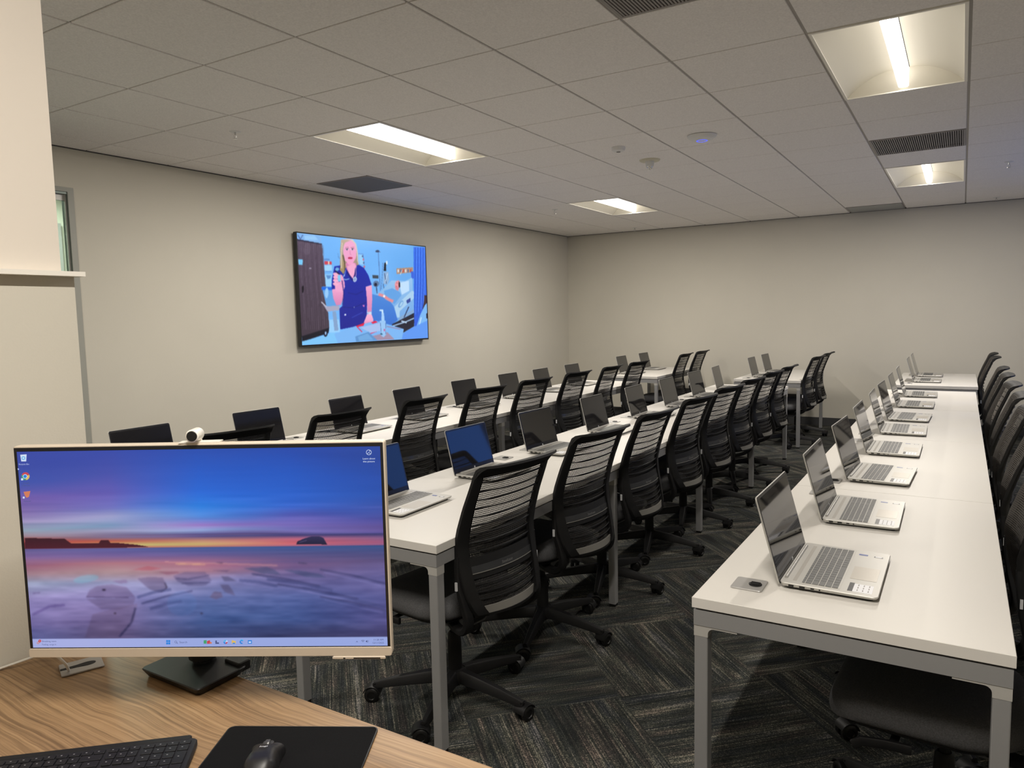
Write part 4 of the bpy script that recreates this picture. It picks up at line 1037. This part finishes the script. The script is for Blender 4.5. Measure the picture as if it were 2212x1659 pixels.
patch([(640, 760), (700, 752), (760, 756), (782, 800), (745, 828), (700, 812), (672, 790)], (104, 86, 124), (84, 74, 108)); cv.line([(770, 780), (780, 805), (750, 826)], 5, (40, 34, 60), .8); patch([(520, 770), (590, 765), (596, 780), (560, 784)], (130, 106, 150)); patch([(808, 748), (860, 730), (960, 728), (990, 770), (960, 795), (880, 796), (830, 775)], (108, 92, 136), (84, 82, 126)); cv.line([(820, 760), (880, 764), (980, 745)], 6, (68, 64, 108), .6); cv.line([(850, 785), (930, 782), (985, 780)], 6, (60, 60, 104), .6)
patch([(1035, 750), (1070, 752), (1110, 775), (1050, 775)], (66, 64, 100)); patch([(1030, 790), (1070, 792), (1090, 820), (1100, 845), (1050, 825)], (80, 72, 108)); patch([(980, 850), (1000, 825), (1035, 825), (1042, 850), (1010, 862)], (92, 74, 104)); patch([(1010, 685), (1045, 683), (1040, 692)], (70, 50, 84)); patch([(990, 722), (1080, 720), (1060, 730)], (84, 66, 108))
patch([(1140, 712), (1250, 706), (1290, 722), (1318, 745), (1230, 738)], (56, 70, 112)); patch([(1330, 722), (1400, 724), (1500, 742), (1530, 758), (1440, 758)], (58, 72, 114)); cv.line([(1400, 688), (1440, 692)], 6, (60, 58, 96), .7)
for k, (x0, y0, x1, y1) in enumerate(((640, 850, 800, 812), (660, 880, 900, 820), (700, 905, 850, 870), (1180, 740, 1500, 800), (1250, 765, 1560, 820), (1300, 790, 1680, 862), (1420, 810, 1810, 905), (1500, 850, 1815, 920), (1120, 770, 1300, 800), (1500, 720, 1810, 790))):
    cv.line([(x0, y0), ((x0+x1)/2, (y0+y1)/2-6), (x1, y1)], 9 if k % 2 else 14, (46, 50, 96) if k % 2 else (58, 66, 118), .55); cv.line([(x0+20, y0+14), (x1-20, y1+10)], 5, (130, 130, 190), .4)
cv.line([(150, 930), (230, 890), (300, 885)], 12, (88, 74, 136), .6); cv.line([(150, 828), (185, 826)], 6, (100, 84, 136), .6); cv.ell(400, 760, 60, 18, (120, 178, 205), None, -.15, .45); cv.ell(850, 880, 70, 60, (84, 122, 186), None, 0, .25); cv.ell(942, 928, 6, 4, (44, 48, 84))
beach = (cv.vv > .56)
for _ in range(4):
    keep = cv.c.copy(); cv.blur(); cv.c = np.where(beach[..., None], cv.c, keep)
warp = cv.noise(14, 40)*18+cv.noise(40, 90)*10+cv.noise(7, 60)*14
cv.c += (warp*beach*np.clip((cv.vv-.56)/.08, 0, 1))[..., None]*np.array([1, .9, 1.0])
# the desktop's taskbar
tb_ = cv.vv > .953; cv.c[tb_] = np.array((150, 166, 222))*(1-.0*cv.uu[tb_][:, None])+np.array((14, 6, 2))*np.exp(-((cv.uu[tb_]-.12)/.25)**2)[:, None]
cv.blur()
dsp = link('display', cv.mesh('display', DW, DH, display_mat('monitor_picture', 1.0)), mon); dsp.location = (dcx, -.0018, 1.056+dcz)
# icons and writing on the display (local x right, z up; px coordinates of the display quad)
IC = MB(); mats_ = [wide('ui_white', 1, (.62, .72, .90)), wide('ui_ink', 1, (.07, .09, .22)), wide('ui_red', 1, (.55, .06, .08)), wide('ui_yellow', 1, (.70, .48, .12)), wide('ui_green', 1, (.06, .35, .16)), wide('ui_blue', 1, (.02, .22, .70)), wide('ui_orange', 1, (.62, .20, .10)), wide('ui_cyan', 1, (.08, .45, .80)), wide('ui_pale', 1, (.46, .54, .82))]
def q2(px, py, lift=.0006):
    u, v = cv.uv((px, py)); return Vector(((u-.5)*DW, -lift, (.5-v)*DH))
lay = [0]
def ui(pts, mi):
    lay[0] += 1; IC.add([q2(x, y, .0002+.000004*lay[0]) for x, y in pts], [list(range(len(pts)))], mi)
def disc(cx, cy, r_, mi, a0=0, a1=360, n=18, rin=0):
    A = [math.radians(a0+(a1-a0)*k/n) for k in range(n+1)]
    if rin: 
        for k in range(n): ui([(cx+rin*math.cos(A[k]), cy+rin*math.sin(A[k])), (cx+r_*math.cos(A[k]), cy+r_*math.sin(A[k])), (cx+r_*math.cos(A[k+1]), cy+r_*math.sin(A[k+1])), (cx+rin*math.cos(A[k+1]), cy+rin*math.sin(A[k+1]))], mi)
    else: ui(([(cx, cy)] if a1-a0 < 360 else [])+[(cx+r_*math.cos(a), cy+r_*math.sin(a)) for a in A[:n+1 if a1-a0 < 360 else n]], mi)
def txt(s, px, py, h, mi, align='CENTER'):
    lay[0] += 1; p = q2(px, py, .0002+.000004*lay[0]); text_mesh(s, h/1000*DH*1.25, Matrix.Translation(p) @ Matrix.Rotation(PI/2, 4, 'X'), IC, mi, align)
ui([(92, 164), (122, 162), (120, 196), (97, 196)], 0); disc(107, 180, 9, 7, n=12, rin=5)
txt('Recycle Bin', 110, 213, 9, 8)
ui([(80, 228), (88, 233), (81, 238)], 8)
disc(117, 267, 19, 2, 200, 340); disc(117, 267, 19, 3, -20, 80); disc(117, 267, 19, 4, 80, 200); disc(115, 268, 10.5, 0); disc(115, 268, 8, 5)
ui([(96, 277), (106, 277), (106, 287), (96, 287)], 0); txt('Google', 120, 303, 9, 1); txt('Chrome', 120, 315, 9, 1)
ui([(108, 342), (140, 338), (133, 366), (122, 371), (114, 360)], 6); ui([(104, 365), (113, 365), (113, 374), (104, 374)], 0); txt('Kahoot!', 126, 390, 9, 1)
disc(1737, 157, 13, 0, n=24, rin=11); 
for a_, b_ in (((1729, 165), (1737, 157)), ((1737, 157), (1746, 166))): ui([(a_[0], a_[1]-1.3), (b_[0], b_[1]-1.3), (b_[0], b_[1]+1.3), (a_[0], a_[1]+1.3)], 0)
disc(1741, 151, 2.4, 0, n=8); txt('Learn about', 1737, 191, 10, 0); txt('this picture', 1737, 205, 10, 0)
disc(176, 1064, 6, 6, n=12, rin=3.5); disc(184, 1055, 7, 2); txt('1', 184, 1058.5, 9, 0); txt('Breaking news', 195, 1060, 10, 1, 'LEFT'); txt('Feeling, surge in', 195, 1075, 9, 1, 'LEFT')
for x in (776, 786):
    for y in (1054, 1065): ui([(x, y), (x+9, y), (x+9, y+9.5), (x, y+9.5)], 5)
disc(821, 1063, 5.5, 1, n=14, rin=4); ui([(824, 1067), (826, 1065.5), (831, 1070), (829.5, 1071.5)], 1); txt('Search', 838, 1069, 12, 1, 'LEFT')
ui([(952, 1056), (966, 1055), (966, 1072), (952, 1072)], 4); ui([(967, 1060), (981, 1055), (986, 1072), (968, 1073)], 2); ui([(980, 1062), (991, 1066), (989, 1073), (981, 1070)], 6)
ui([(1007, 1057), (1014, 1057), (1014, 1066), (1024, 1066), (1024, 1073), (1007, 1073)], 1)
disc(1055, 1064, 10, 7, 180, 300, rin=4); disc(1055, 1064, 10, 2, 0, 90, rin=4); disc(1055, 1064, 10, 5, 90, 180, rin=4); disc(1055, 1064, 10, 0, 300, 360, rin=4)
ui([(1084, 1056), (1092, 1056), (1094, 1059), (1103, 1059), (1103, 1073), (1084, 1073)], 3); ui([(1088, 1068), (1100, 1068), (1100, 1073), (1088, 1073)], 5)
disc(1131, 1064, 10, 5, 60, 330, rin=4); disc(1131, 1061, 9, 7, 190, 350, rin=5)
ui([(1160, 1056), (1179, 1056), (1179, 1073), (1160, 1073)], 5); ui([(1164, 1062), (1175, 1062), (1175, 1069), (1164, 1069)], 0)
ui([(1669, 1068), (1674, 1062), (1679, 1068), (1677.5, 1069), (1674, 1065), (1670.5, 1069)], 1)
for rr in (4, 8, 12): disc(1702, 1070, rr, 1, 225, 315, 8, rin=rr-1.6)
ui([(1716, 1062), (1719, 1062), (1723, 1058), (1723, 1071), (1719, 1067), (1716, 1067)], 1); disc(1722, 1064.5, 7, 1, -50, 50, 6, rin=5.6)
txt('11:28 AM', 1800, 1061, 10.5, 1, 'RIGHT'); txt('12/11/2025', 1802, 1076, 10.5, 1, 'RIGHT')
obj('screen_lettering', IC, mats_, dsp)
# stand: clamp base at the desk's far edge, column, neck
inv = mon.matrix_basis.inverted() if False else (Matrix.Translation((-1.231, .861, 0)) @ Matrix.Rotation(YAWM, 4, 'Z')).inverted()
def rect_taper(x0, x1, y0, y1, z0, z1, ins, r_, mi=0):
    R = [[Vector((x, y, z)) for x, y in rrect(x0+d, x1-d, y0+d, y1-d, r_, 4)] for z, d in ((z0, ins+.003), (z0+.002, ins), (z1-.002, 0), (z1, .0015))]
    return R
b = MB().rings(rect_taper(-1.482, -1.288, .868, .990, Z, Z+.019, .008, .010), True, True)
sb = obj('stand_base', b, M['desk_black'], mon, inv)
obj('stand_clamp', MB().slab(rrect(-1.345, -1.296, .975, 1.006, .004, 3), Z+.004, Z+.026, .002), M['desk_black'], sb)
b = MB().lathe([(.024, .758), (.024, .764), (.031, .768), (.031, .786), (.026, .790), (.026, .806), (.030, .812), (.030, .822), (.022, .826), (.020, 1.05), (.012, 1.06)], (-1.395, .962, 0), n=32)
obj('stand_column', b, M['desk_black'], mon, inv)
n_ = Vector((math.sin(YAWM), -math.cos(YAWM), 0)); cb_ = Vector((-1.231, .861, 1.0))
obj('stand_arm', MB().sweep([Vector((-1.395, .962, 1.02)), Vector((-1.33, .965, 1.02)), cb_-n_*.045, cb_-n_*.0215], .05, .035), M['desk_black'], mon, inv)

# webcam on top
topz = 1.056+hh
wm = Matrix.Translation((-1.231, .861, 0)) @ Matrix.Rotation(YAWM, 4, 'Z')
wx = -hw+MW*(422-29)/(831-29)+.002
wp = wm @ Vector((wx, .008, topz))
r = thing('webcam', 'small white cylindrical webcam on top of the monitor', 'webcam', wp, YAWM+.12)
obj('body', MB().lathe([(.001, -.020), (.0105, -.020), (.0122, -.018), (.0122, .014), (.010, .018), (.001, .018)], (0, 0, .0155), axis='Y', n=32), M['white_metal'], r)
obj('lens', MB().lathe([(.001, -.0212), (.0088, -.0212), (.0098, -.0202), (.0098, -.019)], (0, 0, .0155), axis='Y', n=28), M['port'], r)
obj('stand', MB().cyl((.002, .010, .0008), (.002, .010, .008), .007, .006, 16).box(-.030, .046, -.006, .016, .0003, .0022), M['white_metal'], r)

# white cable from the wall to the monitor and down into the plate
r = thing('power_cable', 'white cable looping behind the monitor into the silver desk plate', 'cable', (-1.60, .80, Z))
def curve(pts, rad, mb):
    P = [Vector(p) for p in pts]; sp = []
    for k in range(len(P)-1):
        a, b1, c, d = P[max(k-1, 0)], P[k], P[k+1], P[min(k+2, len(P)-1)]
        for q in range(8):
            t = q/8; sp.append(.5*((2*b1)+(c-a)*t+(2*a-5*b1+4*c-d)*t*t+(3*b1-a-3*c+d)*t**3))
    sp.append(P[-1]); mb.sweep(sp, rad*2, rad*2, up=(.1, .2, 1), round_=10); return mb
b = curve([(-.19, -.075, .003), (-.165, -.03, .012), (-.12, .02, .030), (-.06, .02, .055), (.03, .06, .11)], .0024, MB())
curve([(-.19, -.085, .003), (-.155, -.032, .015), (-.115, .014, .030), (-.06, .012, .05)], .0020, b)
curve([(-.060, .012, .05), (-.082, -.022, .068), (-.062, -.030, .064), (-.036, -.022, .048), (-.030, -.009, .026), (-.037, .000, .007), (-.038, .001, .004)], .0030, b)
obj('cord', b, M['cable'], r)

# ---- keyboard
kang = math.radians(41.7)
def kmat(o, ang): return Matrix.Translation(o) @ Matrix.Rotation(ang, 4, 'Z')
kb_tr = Vector((-1.150, .775, 0)); ex = Vector((math.cos(kang), math.sin(kang), 0)); ey = Vector((-math.sin(kang), math.cos(kang), 0))
KW, KD = .432, .130
ko = kb_tr-ex*KW/2-ey*KD/2
r = thing('keyboard', 'black full-size keyboard with number pad on the wooden desk', 'keyboard', (ko.x, ko.y, Z), kang)
R = [[Vector((x, y, z+.004*(y/KD+.5))) for x, y in rrect(-KW/2+d, KW/2-d, -KD/2+d, KD/2-.010-d, .010, 5)] for z, d in ((.001, .002), (.003, 0), (.010, 0), (.012, .0015))]
obj('body', MB().rings(R, True, True), M['kb'], r)
obj('rear_bar', MB().slab(rrect(-KW/2+.006, KW/2-.012, KD/2-.014, KD/2, .006, 4), 0, .0165, .0015), M['blacksoft'], r)
b = MB(); lg = MB()
def key(x0, x1, y0, y1, sink=0):
    zf = lambda y: .012+.004*(y/KD+.5)
    g = .0011
    x0 += g; x1 -= g; y0 += g; y1 -= g
    R = [[Vector((x, y, zf(y)+dz)) for x, y in rrect(x0+d, x1-d, y0+d, y1-d, .0018, 2)] for dz, d in ((0, 0), (.0022, .0002), (.0028, .0009))]
    b.rings(R, False, True, 0, False)
    cx, cy = (x0*.6+x1*.4), (y0*.45+y1*.55); s_ = .0013
    lg.add([(cx-s_, cy-s_*.8, zf(cy)+.0029), (cx+s_, cy-s_*.8, zf(cy)+.0029), (cx+s_, cy+s_*.8, zf(cy)+.0029), (cx-s_, cy+s_*.8, zf(cy)+.0029)], [(0, 1, 2, 3)])
yt = KD/2-.018; pk = .0187; x00 = -KW/2+.008
rowsk = [[1]*14, [1]*13+[2], [1.5]+[1]*12+[1.5], [1.75]+[1]*11+[2.25], [2.25]+[1]*10+[2.75], [1.25, 1.25, 1.25, 6.25, 1.25, 1.25, 1.25, 1.25]]
main_w = 15*pk*.985
for ri, ws in enumerate(rowsk):
    h = pk*.72 if ri == 0 else pk*.98; tot = sum(ws); x = x00
    for w_ in ws:
        ww = main_w*w_/tot; key(x, x+ww, yt-h, yt); x += ww
    xn = x00+main_w+.004
    for c in range(3):
        if ri in (0, 1, 2) or (ri == 5) or (ri == 4 and c == 1): key(xn+c*pk*.93, xn+(c+1)*pk*.93, yt-h, yt)
    xp = xn+3*pk*.93+.004; pw = (KW/2-.008-xp)/4
    for c in range(4):
        if ri in (3, 5) and c == 3: continue
        if ri in (2, 4) and c == 3: key(xp+c*pw, xp+(c+1)*pw, yt-2*h, yt); continue
        key(xp+c*pw, xp+(c+1)*pw, yt-h, yt)
    yt -= h
ky = obj('keys', b, M['kbkey'], r); obj('key_legends', lg, M['legend'], ky)

# ---- mouse pad and mouse
pa = math.radians(28.8); exp_ = Vector((math.cos(pa), math.sin(pa), 0)); eyp = Vector((-math.sin(pa), math.cos(pa), 0))
po = Vector((-.897, .968, 0))-exp_*.140-eyp*.11
r = thing('mouse_pad', 'black rectangular mouse pad at the edge of the wooden desk', 'mouse pad', (po.x, po.y, Z), pa)
obj('pad', MB().slab(rrect(-.140, .140, -.11, .11, .012, 6), 0, .003, .0006), M['matpad'], r)
st = MB(); R = []
for x, y in rrect(-.139, .139, -.109, .109, .011, 6)+[rrect(-.139, .139, -.109, .109, .011, 6)[0]]: R.append((x, y, .0028))
st.sweep(R, .0022, .0014); obj('stitched_edge', st, M['rubber'], r)
ma = math.radians(37)
mo = thing('mouse', 'black wireless computer mouse on the mouse pad', 'mouse', (-.980, .774, Z+.0035), ma); mo.scale = (.92, .92, .92)
def mo_w(y):   # half widths (left, right) along the mouse
    T_ = [(-.056, .004, .004), (-.053, .014, .014), (-.044, .024, .024), (-.028, .0305, .0295), (-.010, .0300, .0285), (.010, .0275, .0265), (.026, .0275, .0268), (.040, .0310, .0285), (.047, .0330, .0300)]
    for (a, l0, r0), (b_, l1, r1) in zip(T_[:-1], T_[1:]):
        if y <= b_:
            t = max(0, (y-a)/(b_-a)); return l0+(l1-l0)*t, r0+(r1-r0)*t
    return T_[-1][1:]
def mo_h(y): return .039*(1-.42*max(0, (y+.012)/.06)**1.4-.55*max(0, (-y-.022)/.034)**2)
R = []
for k in range(27):
    y = -.056+.103*k/26; l_, r_ = mo_w(y); h = max(.006, mo_h(y)); ring = []
    for q in range(21):
        a = PI*q/20; c, s_ = math.cos(a), math.sin(a)
        ring.append(Vector(((r_ if c > 0 else l_)*math.copysign(abs(c)**.7, c), y+.004*(1-abs(c))*(k > 20)*(-1), .001+h*abs(s_)**.62)))
    R.append(ring)
b = MB(); b.rings(R, True, True); obj('shell', b, mat('mouse_shell', (.010, .010, .011), .42), mo)
wh = MB().lathe([(.001, -.0042), (.0090, -.0042), (.0100, -.003), (.0100, .003), (.0090, .0042), (.001, .0042)], (0, .040, .0215), axis='X', n=30)
obj('scroll_wheel', wh, mat('wheel_grey', (.10, .10, .10), .35, .5), mo)
wh = MB()
wh.slab(rrect(-.010, .010, .026, .0485, .004, 4), .016, .0268, .002)
obj('wheel_housing', wh, mat('housing_grey', (.045, .045, .045), .5), mo)
b = MB(); text_mesh('logi', .0105, Matrix.Translation((.0005, .004, .0402)) @ Matrix.Rotation(math.radians(-14), 4, 'X'), b, 0, bold=.0001); obj('lettering', b, M['logo_w'], mo)
bpy.context.view_layer.update()
